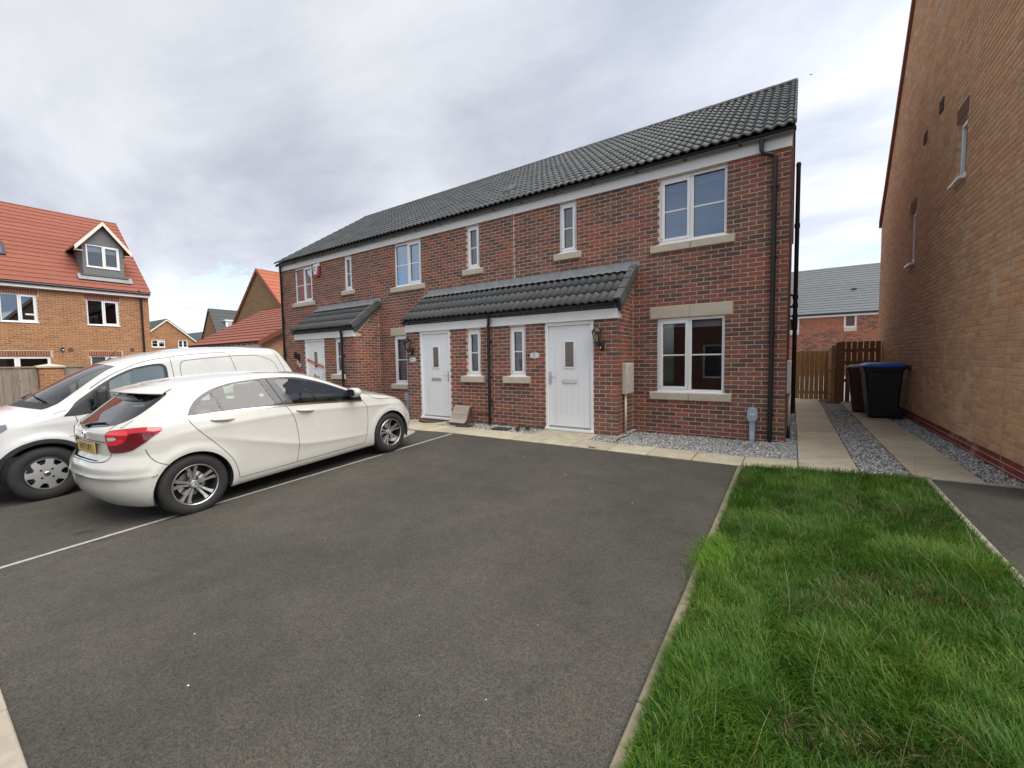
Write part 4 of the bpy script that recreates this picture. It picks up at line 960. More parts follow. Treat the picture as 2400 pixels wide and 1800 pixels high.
    nb = len(V); V = np.concatenate([V, np.array(sv)]); T = np.concatenate([T, np.array(st) + nb]); C = np.concatenate([C, np.array(sc)])
    me = bpy.data.meshes.new('grass'); me.vertices.add(len(V)); me.vertices.foreach_set('co', V.reshape(-1)); me.loops.add(len(T)*3); me.loops.foreach_set('vertex_index', T.reshape(-1).astype(np.int32)); me.polygons.add(len(T)); me.polygons.foreach_set('loop_start', np.arange(0, len(T)*3, 3, dtype=np.int32)); me.update(); me.validate()
    at_ = me.color_attributes.new('bc', 'FLOAT_COLOR', 'POINT'); at_.data.foreach_set('color', C.astype(np.float32).ravel()); me.materials.append(MATS['grass'])
    o = bpy.data.objects.new('grass', me); COL.objects.link(o); o['kind'] = 'stuff'; return o
tag(grass(), 'long unmown green grass with dry seed stalks', 'grass')
def grass_translucent():
    m = MATS['grass']; N, L = nodes_of(m); b = N['Principled BSDF']; out = N['Material Output']
    tr = N.new('ShaderNodeBsdfTranslucent'); mx = N.new('ShaderNodeMixShader'); mx.inputs[0].default_value = .35
    src = b.inputs['Base Color'].links[0].from_socket; L.new(src, tr.inputs[0]); L.new(b.outputs[0], mx.inputs[1]); L.new(tr.outputs[0], mx.inputs[2]); L.new(mx.outputs[0], out.inputs[0])
grass_translucent()
# drain covers, mat, weed, litter
def flat_box(name, x, y, w, d, h, m, label, cat, rot=0.0, group=None):
    b = MB(); g = ground(x, y); c, s = math.cos(rot), math.sin(rot); vs = []
    for z in (g + .002, g + h):
        for a, e in ((-w/2, -d/2), (w/2, -d/2), (w/2, d/2), (-w/2, d/2)): vs.append((x + a*c - e*s, y + a*s + e*c, z))
    b.add(vs, [(3, 2, 1, 0), (4, 5, 6, 7), (0, 1, 5, 4), (1, 2, 6, 5), (2, 3, 7, 6), (3, 0, 4, 7)]); o = build(b, name, m, None); bevel(o, .006, 2); return tag(o, label, cat, group)
flat_box('drain_cover', -5.72, -1.20, .36, .26, .022, 'dark_metal', 'dark square drain cover in front of the slatted ramp', 'drain cover', 0.05)
flat_box('drain_cover', -4.78, -1.20, .38, .24, .022, 'dark_metal', 'dark square drain cover in gravel below the narrow window', 'drain cover', 0.0)
b = MB(); pts = [(-.36, 0)] + [(-.36*math.cos(a), -.30*math.sin(a)) for a in np.linspace(0, math.pi, 18)[1:-1]] + [(.36, 0)]
b.prism(pts[::-1], lambda p, q, k: (-6.95 + p, -.92 + q, ground(-6.95, -1.0) + .012 + k), .002, .022); tag(build(b, 'doormat', 'coir', None), 'half round brown coir mat at the far white door', 'doormat')
def weed(x, y, n, r, col, label):
    mb = MB(); g = ground(x, y)
    for i in range(n):
        a = random.uniform(0, 6.28); l_ = random.uniform(.4, 1)*r; w = .012; h = random.uniform(.2, .7)*r
        c, s = math.cos(a), math.sin(a); j = random.uniform(.7, 1.3); k = tuple(q*j for q in col)
        mb.add([(x, y, g), (x + c*l_*.5 - s*w, y + s*l_*.5 + c*w, g + h), (x + c*l_, y + s*l_, g + h*.6), (x + c*l_*.5 + s*w, y + s*l_*.5 - c*w, g + h)], [(0, 1, 2, 3)], k)
    tag(build(mb, 'weed', 'grass', None), label, 'plant')
weed(-4.24, -1.05, 26, .13, (.07, .12, .03), 'small green weed in gravel near the number 5 door')
weed(-4.40, -1.17, 22, .14, (.10, .06, .035), 'brown withered weed lying in the gravel strip')
b = MB(); g = ground(-2.6, -1.88) + .014
b.add([(-2.60, -1.89, g), (-2.52, -1.87, g + .012), (-2.44, -1.885, g + .004), (-2.50, -1.91, g + .014)], [(0, 1, 2, 3)]); b.add([(-2.62, -1.86, g), (-2.57, -1.85, g + .02), (-2.55, -1.88, g + .004)], [(0, 1, 2)]); tag(build(b, 'dead_leaf', 'brown_board', None), 'curled dry brown leaf on the paving edge', 'leaf')
for i in range(16):
    x, y = random.uniform(-4.4, -.6), random.uniform(-7.3, -2.1); s = random.uniform(.004, .009); q = MB(); g = ground(x, y)
    q.add([(x + s, y, g + .002), (x - s*.6, y + s*.7, g + .002), (x - s*.5, y - s*.8, g + .002), (x, y, g + s*.8)], [(0, 1, 3), (1, 2, 3), (2, 0, 3)])
    tag(build(q, 'pebble', 'white_plastic', None), 'tiny white stone chip on the asphalt', 'pebble', 'white chips scattered on the asphalt')

# ------------------------------------------------------------------ wheeled bins
def wheelie_bin(name, x, y, rz, body, lid, label, s=1.0):
    t = thing(name, (x, y, ground(x, y) + .012), label, 'wheeled bin', None, rot=(0, 0, rz)); t.scale = (s, s, s)
    mb = MB(); bw, tw, bd, td, h = .23, .285, .22, .35, .98     # half widths / depths; front is -x
    lv = [(0.03, bw, -.20, .20), (.05, bw + .004, -.215, .215), (.90, tw - .015, -.30, .26), (.905, tw, -.315, .275), (h, tw + .006, -.325, .285)]
    for z, w, f, k in lv: pass
    ring = lambda z, w, f, k: [(f + .03, -w, z), (k - .03, -w, z), (k, -w + .03, z), (k, w - .03, z), (k - .03, w, z), (f + .03, w, z), (f, w - .03, z), (f, -w + .03, z)]
    rs = [ring(*q) for q in lv]; mb.add([p for r_ in rs for p in r_], [tuple(range(8))[::-1]] + [(i*8+k, i*8+(k+1) % 8, (i+1)*8+(k+1) % 8, (i+1)*8+k) for i in range(len(rs)-1) for k in range(8)])
    o = build(mb, 'bin_body', body, t); bevel(o, .012, 2, 20)
    mb = MB(); r0 = ring(h + .002, tw + .018, -.345, .30); r1 = ring(h + .045, tw + .018, -.345, .30); r2 = ring(h + .085, tw - .05, -.26, .25); r3 = ring(h + .092, tw - .12, -.18, .18)
    mb.add(r0 + r1 + r2 + r3, [tuple(range(8))[::-1]] + [(i*8+k, i*8+(k+1) % 8, (i+1)*8+(k+1) % 8, (i+1)*8+k) for i in range(3) for k in range(8)] + [tuple(range(24, 32))]); o = build(mb, 'lid', lid, t); bevel(o, .01, 2, 20)
    mb = MB(); mb.tube([(.36, -.20, h - .02), (.36, .20, h - .02)], .016, 8); mb.box(.27, .37, -.21, -.17, h - .04, h + .03); mb.box(.27, .37, .17, .21, h - .04, h + .03); mb.box(.27, .37, -.02, .02, h - .04, h + .03); build(mb, 'handle', body, t)
    for sg in (-1, 1):
        mb = MB(); mb.lathe([(.02, -.025), (.085, -.025), (.10, -.012), (.10, .012), (.085, .025), (.02, .025)], lambda a, b, k: (.21 + a, sg*.235 + k, .10 + b), 22); wo = build(mb, 'wheel', 'black_plastic', t); smooth_angle(wo)
    mb = MB(); mb.tube([(.21, -.23, .10), (.21, .23, .10)], .012, 8); build(mb, 'axle', 'black_plastic', t)
    return t
wheelie_bin('wheeled_bin', 1.635, 3.45, R(2), 'bin_navy', 'bin_blue', 'navy wheeled bin with bright blue lid against the buff wall', 1.06)
wheelie_bin('wheeled_bin', 1.47, 4.45, R(-3), 'bin_brown', 'bin_brown', 'dark brown wheeled bin half hidden behind the blue lidded one')

# ------------------------------------------------------------------ timber fences at the end of the passage
def boards(root, F, w, h, bw, gap, m, rails=(.25, .9, 1.5), rail_n=-.045, jag=.012, thick=.02):
    n = max(1, int(round((w + gap) / (bw + gap)))); step = (w + gap)/n; rr = random.Random(int(w*1000))
    for i in range(n):
        mb = MB(); j = rr.uniform(-jag, jag); mb.fbox(F, i*step, i*step + step - gap, .03 + rr.uniform(0, .01), h + j, 0, thick + rr.uniform(0, .004)); o = build(mb, 'board', m, root); bevel(o, .003, 1)
    for z in rails:
        mb = MB(); mb.fbox(F, 0, w, z, z + .085, rail_n, -.002); build(mb, 'rail', m, root)
t = thing('timber_gate', (.58, 7.92, .05), 'closed timber board gate at the end of the gable path', 'gate'); F = FRONT(.17, 7.9, .02)
boards(t, F, .83, 1.53, .105, .008, 'timber', rails=(.2, 1.25))
t = thing('gate_post', (1.07, 6.4, .05), 'thick brown timber post between gate and gapped fence', 'post'); mb = MB(); mb.box(.97, 1.06, 6.3, 6.42, 0, 1.68); o = build(mb, 'near_post', 'timber', t); bevel(o, .006, 1)
mb = MB(); mb.box(1.07, 1.17, 6.36, 6.5, 0, 1.76); o = build(mb, 'tall_post', 'timber_dark', t); bevel(o, .006, 1)
t = thing('timber_fence', (1.02, 7.2, .05), 'short solid board fence running back from the gate post', 'fence'); boards(t, Frame((1.02, 6.45, .02), (0, 1, 0), (1, 0, 0)), 1.45, 1.62, .14, .004, 'timber_dark')
boards(t, Frame((1.0, 7.9, .02), (0, -1, 0), (-1, 0, 0)), 1.45, 1.60, .14, .004, 'timber')
t = thing('timber_fence', (1.6, 6.75, .08), 'gapped dark board fence behind the wheeled bins', 'fence'); boards(t, FRONT(1.185, 6.75, .04), .85, 1.74, .098, .022, 'timber_dark', rails=(.62, 1.12, 1.45))

# a bird on the wing
b = MB(); d_ = _f*1.0 + _r*((1901 - 1200)/F_PX) + _u*((900 - 175)/F_PX); c = CAM_POS + d_*42.0
b.add([c + _r*-.20 + _u*.05, c + _u*-.01 + _f*.05, c + _u*.03 - _f*.05, c + _r*.20 + _u*.09, c + _r*-.05 + _u*-.05 , c + _r*.06 + _u*-.01 + _f*.06], [(0, 1, 2), (1, 3, 2), (4, 1, 5), (4, 5, 2)])
tag(build(b, 'bird', 'black_paint', None), 'tiny dark bird flying in the sky beside the roof ridge', 'bird')

# ------------------------------------------------------------------ buff gable house on the right
GX = 2.05; GY0, GY1 = -2.45, 7.46; GE, GR = 5.115, 10.88
t = thing('gable_house', (GX, 2.5, 0), 'tall buff brick gable house towering beside the slab path', 'house')
GZ0 = -.10; F = Frame((GX, GY1, GZ0), (0, -1, 0), (-1, 0, 0)); GW = GY1 - GY0; GH = GE - GZ0
gw = [(.585, 1.03, 3.93, 4.80), (3.47, 3.90, 3.24, 4.30)]
U_ = lambda y: GY1 - y
holes = [(U_(b), U_(a), c - GZ0, d - GZ0) for a, b, c, d in gw]
heads = [(U_(b) - .06, U_(a) + .06, d - GZ0, d - GZ0 + .225) for a, b, c, d in gw]
vents = [(U_(1.92) - .11, U_(1.92) + .11, 5.40 - GZ0, 5.62 - GZ0), (U_(2.92) - .11, U_(2.92) + .11, 5.30 - GZ0, 5.52 - GZ0)]
jt = U_(-1.09)
brick_wall(t, F, GW, GH, holes, heads + vents + [(jt - .008, jt + .008, .15, 12)], pal=BUFF, bm='brick_buff', mm='mortar_buff', n_ind=300, anchor='L', top=[(0, GH), (GW, GH), (GW/2, GR - GZ0)], topfn=lambda u: GH + (GR - GZ0 - GH)*(1 - abs(u - GW/2)/(GW/2)), name='gable_wall', band=(5, PLINTH))
for h in heads:
    n = int((h[1]-h[0])/.075)
    for i in range(n):
        mb = MB(); brick_geo(mb, F, h[0] + .075*i + .005, h[0] + .075*(i+1) - .005, h[2] + .005, h[3] - .005, .1, .001, (.20, .095, .06)); build(mb, 'soldier_brick', 'brick_buff', t)
for v in vents:
    mb = MB(); mb.fbox(F, v[0] + .01, v[1] - .01, v[2] + .01, v[3] - .01, -.03, .012); vo = build(mb, 'air_vent', 'brown_board', t)
    for i in range(5):
        q = MB(); q.fbox(F, v[0] + .02, v[1] - .02, v[2] + .025 + .036*i, v[2] + .045 + .036*i, .0125, .02); build(q, 'louvre', 'brown_board', vo)
mb = MB(); mb.fbox(F, jt - .007, jt + .007, .15, 9, -.02, -.0035); build(mb, 'movement_joint', 'concrete_pale', t)
for a, b, c, d in gw:
    window(t, Frame((GX, b, c), (0, -1, 0), (-1, 0, 0)), b - a, d - c, lights=1, sash=0, bars=False, rec=.05, glass='glass_sky', sill=False)
    mb = MB(); mb.fbox(F, U_(b) - .03, U_(a) + .03, c - GZ0 - .04, c - GZ0, -.1, .075); so = build(mb, 'window_sill', 'upvc', t); bevel(so, .006, 2)
# verge with pinkish barge capping, roof and shell
S1 = Vector((0, GY0/2 + GY1/2 - GY1, GR - GE))
for sgn, ye in ((1, GY1), (-1, GY0)):
    mb = MB(); mid = (GY0 + GY1)/2
    mb.prism([(ye + sgn*.05, GE - .06), (mid, GR + .05), (mid, GR - .09), (ye + sgn*.02, GE - .22)], lambda p, q, k: (k, p, q), GX - .055, GX + .12); build(mb, 'verge_board', 'tile_red', t)
mb = MB(); mb.prism([(GY0 - .2, GE - .25), ((GY0+GY1)/2, GR + .06), (GY1 + .06, GE - .12), (GY1 + .06, GE - .2), ((GY0+GY1)/2, GR - .1), (GY0 - .2, GE - .35)], lambda p, q, k: (k, p, q), GX + .12, 9.0); build(mb, 'roof', 'tile_red', t)
mb = MB(); mb.box(GX + .12, 8.8, GY1 - .1, GY1, GZ0, GE); mb.box(GX + .12, 8.8, GY0, GY0 + .1, GZ0, GE); mb.box(8.8, 8.9, GY0, GY1, GZ0, GE); build(mb, 'side_walls', 'brick_plain' if 'brick_plain' in MATS else 'mortar_buff', t)
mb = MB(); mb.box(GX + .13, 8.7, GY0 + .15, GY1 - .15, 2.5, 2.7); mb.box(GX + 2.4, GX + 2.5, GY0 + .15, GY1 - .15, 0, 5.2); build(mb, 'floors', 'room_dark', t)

# ------------------------------------------------------------------ generic background house
def box_house(name, label, F, W, D, H, base, pal, roof_m, ridge_z, ridge_along, wins=(), n_ind=120, fascia=True, eave_out=.25, gauge=.34, bricks=True, group=None, heads='soldier', gable_n=0):
    """F: front-wall frame at its lower left; D depth behind it"""
    t = thing(name, F.p(W/2, 0, -D/2), label, 'house', group)
    B = -F.N
    holes = [w[:4] for w in wins]
    hd = [(w[0] - .06, w[1] + .06, w[3], w[3] + .225) for w in wins] if heads else []
    H_ = H
    if bricks:
        kw = {}
        if ridge_along == 'N': kw = dict(top=[(0, H), (W, H), (W/2, ridge_z - .1)], topfn=lambda u: H + (ridge_z - .1 - H)*(1 - abs(u - W/2)/(W/2)))
        brick_wall(t, F, W, H, holes, hd, pal=pal, bm='brick_far', mm='mortar_buff', n_ind=n_ind, name='front_wall', **kw)
    else: wall_slab('front_wall', F, W, H, holes, 'brick_plain', t, top=[(0, H), (W, H), (W/2, ridge_z - .1)] if ridge_along == 'N' else None)
    for h in hd:
        n = max(1, int((h[1]-h[0])/.075)); mb = MB()
        for i in range(n):
            k = random.uniform(.85, 1.15); brick_geo(mb, F, h[0] + .075*i + .006, h[0] + .075*(i+1) - .006, h[2] + .005, h[3] - .005, .1, .002, (.24*k, .085*k, .055*k))
        build(mb, 'soldier_course', 'brick_far', t, kind='stuff')
    for w in wins: window(t, Frame(F.p(w[0], w[2]), F.U, F.N), w[1] - w[0], w[3] - w[2], **w[4])
    # side and rear walls
    mb = MB()
    mb.fbox(F, 0, .1, 0, H, -D, -.11); mb.fbox(F, W - .1, W, 0, H, -D, -.11); mb.fbox(F, .1, W - .1, 0, H, -D, -D + .1); mb.fbox(F, .1, W - .1, 2.4, 2.5, -D + .1, -.12); mb.fbox(F, .1, W - .1, 0, H - .05, -D*.5, -D*.5 + .1)
    if ridge_along == 'U':
        for u in (0, W - .1):
            mb.prism([(0, H), (-D, H), (-D/2, ridge_z - .12)], lambda p, q, k: F.p(k, q, p), u, u + .1)
    build(mb, 'other_walls', 'brick_plain', t)
    e = eave_out
    if ridge_along == 'U':
        S = (-F.N) * (D/2 + e) + F.Z * ((ridge_z - H) * (D/2 + e)/(D/2)); zz = (ridge_z - H) * e/(D/2)
        E0 = F.p(-.05, H - zz + .06, e); mb = MB()
        mb.prism([(e, H - zz), (-D/2, ridge_z), (-D - e, H - zz), (-D - e, H - zz - .08), (-D/2, ridge_z - .1), (e, H - zz - .08)], lambda p, q, k: F.p(k, q, p), -.04, W + .04); ro = build(mb, 'roof', roof_m, t)
        if gauge: course_roof(ro, F.p(-.06, H - zz + .03, e + .02), F.U, S, W + .12, S.length + .03, gauge, roof_m)
        if fascia:
            mb = MB(); mb.fbox(F, -.02, W + .02, H - zz - .20, H - zz - .02, e - .06, e - .02); mb.fbox(F, 0, W, H - zz - .20, H - zz - .18, .004, e - .06); build(mb, 'fascia', 'fascia_white', t)
            mb = MB(); mb.tube([F.p(-.02, H - zz - .03, e + .03), F.p(W + .02, H - zz - .03, e + .03)], .05, 8); build(mb, 'gutter', 'black_plastic', t)
    else:
        mb = MB(); zz = (ridge_z - H) * e/(W/2)
        mb.prism([(-e, H - zz + .05), (W/2, ridge_z + .05), (W + e, H - zz + .05), (W + e, H - zz - .06), (W/2, ridge_z - .06), (-e, H - zz - .06)], lambda p, q, k: F.p(p, q, k), -D, .12); ro = build(mb, 'roof', roof_m, t)
        if gauge:
            for sg in (0, 1):
                U = F.N if sg == 0 else -F.N
                S = (F.U if sg == 0 else -F.U) * (W/2 + e) + F.Z * (ridge_z - H + zz)
                course_roof(ro, F.p(-e if sg == 0 else W + e, H - zz + .065, -D - .02 if sg == 0 else .14), U, S, D + .16, S.length, gauge, roof_m)
        mb = MB()
        for sg in (0, 1):
            a = -e if sg == 0 else W + e
            mb.prism([(a, H - zz - .02), (W/2, ridge_z - .02), (W/2, ridge_z - .2), (a, H - zz - .2)], lambda p, q, k: F.p(p, q, k), .115, .15)
        build(mb, 'barge_board', 'cream_paint' if fascia == 'cream' else roof_m, t)
    return t
mat('brick_plain', (0.30, 0.15, 0.075), 0.9, 0.15, 6)

# left: orange brick house with red roof and dormer
XL = -26.4; F = Frame((XL, -9.2, -.35), (0, 1, 0), (1, 0, 0)); V_ = lambda z: z + .35; Uy = lambda y: y + 9.2
wk = dict(sash=1, bars=False, glass='glass_sky', rec=.05, sill=True)
LH = box_house('detached_house', 'orange brick house with red tiled roof and grey dormer beyond the board fence', F, 8.52, 9.0, V_(5.10), 0, ORANGE, 'tile_red', V_(9.15), 'U',
    [(Uy(-5.40), Uy(-4.38), V_(3.28), V_(4.44), wk), (Uy(-2.89), Uy(-1.80), V_(3.28), V_(4.44), dict(sash=1, bars=False, glass='glass', rec=.05)), (Uy(-2.88), Uy(-1.82), V_(.75), V_(1.87), dict(sash=1, bars=False, rec=.05, cover=('slats', 1.0))), (Uy(-6.0), Uy(-4.10), V_(-.2), V_(1.87), dict(sash='all', bars=False, rec=.05, sill=False, name='patio_door'))],
    n_ind=300, eave_out=.22, gauge=.33)
downpipe(LH, [(XL + .24, -1.1, 5.0), (XL + .2, -1.05, 4.95), (XL + .06, -.98, 4.85), (XL + .06, -.98, -.3)], .04)
for (y, z, w, h, m, nm) in ((-3.5, 2.16, .15, .15, 'brown_board', 'air_vent'), (-1.42, 2.18, .14, .13, 'brown_board', 'air_vent'), (-3.75, 2.17, .10, .14, 'black_plastic', 'wall_light')):
    mb = MB(); mb.box(XL + .002, XL + (.03 if nm == 'air_vent' else .12), y - w/2, y + w/2, z - h/2, z + h/2); o = build(mb, nm, m, LH); bevel(o, .008, 1)
mb = MB(); mb.box(XL + .06, XL + .125, -3.78, -3.71, 2.12, 2.16); build(mb, 'light_diffuser', 'white_plastic', LH)
mb = MB(); mb.box(XL - .075, XL - .07, -4.72, -4.46, 3.58, 3.65); build(mb, 'window_sticker', 'white_plastic', LH)
# dormer: front plane near the wall line, gabled, grey cheeks
DX = XL - .25; yl, yr_, zb, ze, zp = -2.86, -1.44, 5.62, 6.95, 8.0; ym = (yl + yr_)/2
Fd = Frame((DX, yl, zb), (0, 1, 0), (1, 0, 0)); dw = yr_ - yl
wall_slab('dormer_front', Fd, dw, ze - zb, [(.13, dw - .16, .33, 1.45)], 'render_grey', LH, .08, 0, top=[(0, ze - zb), (dw, ze - zb), (dw/2, zp - .12 - zb)])
window(LH, Frame((DX, yl + .13, zb + .33), (0, 1, 0), (1, 0, 0)), dw - .29, ze - zb - .25 - .07, sash=1, bars=False, glass='glass', rec=.0, cover=('roller', .28))
mb = MB()
for y0 in (yl, yr_ - .06): mb.box(DX - 3.2, DX - .082, y0, y0 + .06, zb, ze)
mb.box(DX - .5, DX + .07, yl - .10, yr_ + .12, zb - .07, zb - .02); build(mb, 'dormer_cheek', 'render_grey', LH)
ap = MB(); sl_ = (9.15 - 5.10)/4.5
ap.add([(DX + .16, yl - .2, 5.34), (DX + .16, yr_ + .25, 5.34), (DX - .02, yr_ + .25, 5.34 + .18*sl_ + .10), (DX - .02, yl - .2, 5.34 + .18*sl_ + .10)], [(0, 1, 2, 3)]); build(ap, 'dormer_apron', 'lead', LH)
mb = MB(); ov = .27
mb.prism([(yl - ov, ze - .14), (ym, zp + .06), (yr_ + ov, ze - .14), (yr_ + ov, ze - .22), (ym, zp - .04), (yl - ov, ze - .22)], lambda p, q, k: (k, p, q), DX - 3.2, DX + .19); build(mb, 'dormer_roof', 'tile_red', LH)
mb = MB(); mb.prism([(yl - ov, ze - .16), (ym, zp + .04), (ym, zp - .14), (yl - ov + .02, ze - .34)], lambda p, q, k: (k, p, q), DX + .19, DX + .22); mb.prism([(ym, zp + .04), (yr_ + ov, ze - .16), (yr_ + ov - .02, ze - .34), (ym, zp - .14)], lambda p, q, k: (k, p, q), DX + .19, DX + .22)
mb.box(DX + .0, DX + .19, yl - ov, yl - .002, ze - .345, ze - .325); mb.box(DX + .0, DX + .19, yr_ + .002, yr_ + ov, ze - .345, ze - .325); build(mb, 'dormer_bargeboard', 'cream_paint', LH)
# roof window at the frame edge
mb = MB(); P0 = Vector((XL - 1.05, -5.45, 5.10 + 1.05*sl_ + .05)); S = Vector((-1, 0, sl_)).normalized(); Nn = Vector((0, 1, 0)).cross(S)
for (u0, u1, s0, s1) in ((0, .45, 0, .06), (0, .45, .92, .98), (0, .06, .06, .92), (.39, .45, .06, .92)):
    c = [P0 + Vector((0, 1, 0))*u + S*s + Nn*n for n in (0, .09) for u, s in ((u0, s0), (u1, s0), (u1, s1), (u0, s1))]; mb.add(c, [(4, 5, 6, 7), (0, 1, 5, 4), (1, 2, 6, 5), (2, 3, 7, 6), (3, 0, 4, 7)])
ro = build(mb, 'roof_window', 'dark_metal', LH); mb = MB(); mb.add([P0 + Vector((0, 1, 0))*u + S*s + Nn*.07 for u, s in ((.06, .06), (.39, .06), (.39, .92), (.06, .92))], [(0, 1, 2, 3)]); build(mb, 'pane', 'glass_sky', ro)

# board fence with a brick pier in front of it
t = thing('brick_pier', (-16.7, -5.55, -.4), 'orange brick pier with pale cap between grey fence panels', 'pier'); F = Frame((-16.68, -5.78, -.4), (0, 1, 0), (1, 0, 0))
brick_wall(t, F, .46, 1.80, pal=ORANGE, bm='brick_far', mm='mortar_buff', n_ind=300, name='pier_face', thick=.08); brick_wall(t, Frame((-17.14, -5.78, -.4), (1, 0, 0), (0, -1, 0)), .46, 1.80, pal=ORANGE, bm='brick_far', mm='mortar_buff', n_ind=0, name='pier_side', start=(.0, .1125), anchor='L', thick=.08)
mb = MB(); x0, x1, y0, y1 = -17.18, -16.64, -5.82, -5.28; z = 1.40
mb.add([(x0,y0,z),(x1,y0,z),(x1,y1,z),(x0,y1,z),(x0,y0,z+.045),(x1,y0,z+.045),(x1,y1,z+.045),(x0,y1,z+.045),((x0+x1)/2,(y0+y1)/2,z+.11)], [(3,2,1,0),(0,1,5,4),(1,2,6,5),(2,3,7,6),(3,0,4,7),(4,5,8),(5,6,8),(6,7,8),(7,4,8)]); build(mb, 'pier_cap', 'stone', t)
for (a, b, lb) in ((-9.0, -5.79, 'weathered grey board fence panel left of the brick pier'), (-5.31, -1.0, 'weathered grey board fence panel behind the white van')):
    t = thing('board_fence', (-16.8, (a+b)/2, -.35), lb, 'fence'); F = Frame((-16.85, a, -.4), (0, 1, 0), (1, 0, 0)); boards(t, F, b - a, 1.80, .15, .005, 'timber_grey', rails=(.3, 1.4), jag=.004)
    mb = MB(); mb.fbox(F, 0, b - a, 1.80, 1.84, -.03, .045); o = build(mb, 'capping', 'timber_grey', t)

# garage with red roof left of the terrace
F = FRONT(-25.9, .95, -.45); W = 7.1
mat('garage_white', (0.70, 0.68, 0.68), .5, .05, 3)
G = thing('garage', (-22.3, 3.5, -.45), 'brick double garage with red tiled roof and white fascia beside the terrace', 'garage')
brick_wall(G, Frame((-18.85, .95, -.45), (0, 1, 0), (1, 0, 0)), 7.2, 2.66, pal=BUFF, bm='brick_far', mm='mortar_buff', n_ind=200, top=[(0, 2.66), (7.2, 2.66), (3.6, 4.75)], topfn=lambda u: 2.66 + 2.09*(1 - abs(u - 3.6)/3.6), name='gable_wall')
brick_wall(G, FRONT(-25.9, .95, -.45), 7.03, 2.5, pal=BUFF, bm='brick_far', mm='mortar_buff', n_ind=0, name='front_wall', holes=[(.6, 3.1, 0, 2.2), (3.9, 6.4, 0, 2.2)])
for u in (-25.3, -22.0):
    mb = MB(); mb.box(u, u + 2.5, 1.02, 1.06, -.45, 1.75)
    for i in range(9): mb.box(u, u + 2.5, 1.008, 1.02, -.42 + .24*i, -.42 + .24*i + .21)
    build(mb, 'garage_door', 'garage_white', G)
mb = MB(); mb.box(-26.0, -18.80, .85, .94, 1.98, 2.31); build(mb, 'fascia', 'garage_white', G)
mb = MB(); mb.tube([(-26.05, .79, 2.33), (-18.8, .79, 2.33)], .045, 8)
for i in range(14): mb.box(-25.9 + .52*i, -25.82 + .52*i, .78, .86, 2.25, 2.30)
build(mb, 'gutter', 'black_plastic', G)
S = Vector((0, 3.82, 2.18)); mb = MB(); mb.prism([(.75, 2.34), (4.55, 4.50), (8.3, 2.34), (8.3, 2.26), (4.55, 4.40), (.75, 2.28)], lambda p, q, k: (k, p, q), -26.0, -18.75); ro = build(mb, 'roof', 'tile_red', G)
course_roof(ro, (-26.03, .73, 2.36), (1, 0, 0), S, 7.36, S.length, .36, 'tile_red', th=.035)
mb = MB(); mb.prism([(.73, 2.40), (4.55, 4.58), (4.55, 4.35), (.73, 2.17)], lambda p, q, k: (k, p, q), -18.67, -18.60); mb.prism([(4.55, 4.58), (8.3, 2.40), (8.3, 2.17), (4.55, 4.35)], lambda p, q, k: (k, p, q), -18.67, -18.60); build(mb, 'verge_trim', 'tile_red', G)
mb = MB(); mb.box(-25.9, -25.8, 1.1, 8.1, -.45, 2.2); mb.box(-25.8, -18.9, 8.0, 8.1, -.45, 2.2); build(mb, 'other_walls', 'brick_plain', G)

# houses further back
mat('tile_orange', (0.36, 0.115, 0.06), 0.85, 0.1, 4, 0, 1, objrand=.05)
box_house('gable_house', 'plain buff gable with bright orange roof rising behind the garage', FRONT(-40.3, 8.95, -.6), 9.0, 9.0, 5.55, 0, [(.25, .15, .075), (.235, .14, .075), (.26, .16, .085)], 'tile_orange', 9.55, 'N', n_ind=0, eave_out=.12, gauge=.5, heads=None)
t = box_house('gable_house', 'narrow steep gable with dark grey roof and white dormer in the distance', FRONT(-74.3, 18.7, -.6), 6.0, 10.0, 5.6, 0, [(.13, .085, .06)], 'tile_slate_dark', 10.1, 'N', n_ind=0, eave_out=.08, gauge=.6, bricks=False, heads=None)
mb = MB(); mb.box(-71.4, -69.5, 20.1, 21.5, 6.2, 7.7); build(mb, 'dormer', 'upvc', t); mb = MB(); mb.box(-71.5, -69.35, 19.95, 21.65, 7.7, 7.9); build(mb, 'dormer_roof', 'upvc', t); mb = MB(); mb.box(-69.51, -69.47, 20.4, 21.3, 6.6, 7.5); build(mb, 'dormer_window', 'frosted_blue', t)
w3 = dict(lights=2, sash='all', bars=True, rec=.05, glass='glass')
box_house('gable_house', 'small orange brown gable with two white windows in the distance', Frame((-60, 7.35, -.8), (0, 1, 0), (1, 0, 0)), 5.6, 9, 5.0, 0, [(.38, .17, .07), (.34, .15, .065), (.25, .11, .05)], 'tile_slate_dark', 7.45, 'N', [(1.3, 2.55, 4.2, 5.05, w3), (3.78, 4.72, 4.2, 5.05, w3)], n_ind=0, fascia='cream', eave_out=.15, gauge=.5, heads=None)
box_house('gable_house', 'distant house with dark grey roof between two gables', FRONT(-104, 22, -.8), 14, 8, 5.2, 0, [(.4, .18, .08)], 'tile_slate_dark', 8.4, 'U', n_ind=0, gauge=0, bricks=False, heads=None, fascia=False)
box_house('gable_house', 'distant low house with dark roof behind the orange brown gable', Frame((-96, 14, -.8), (0, 1, 0), (1, 0, 0)), 7, 9, 5.0, 0, [(.4, .18, .08)], 'tile_slate_dark', 8.3, 'N', n_ind=0, gauge=0, bricks=False, heads=None)
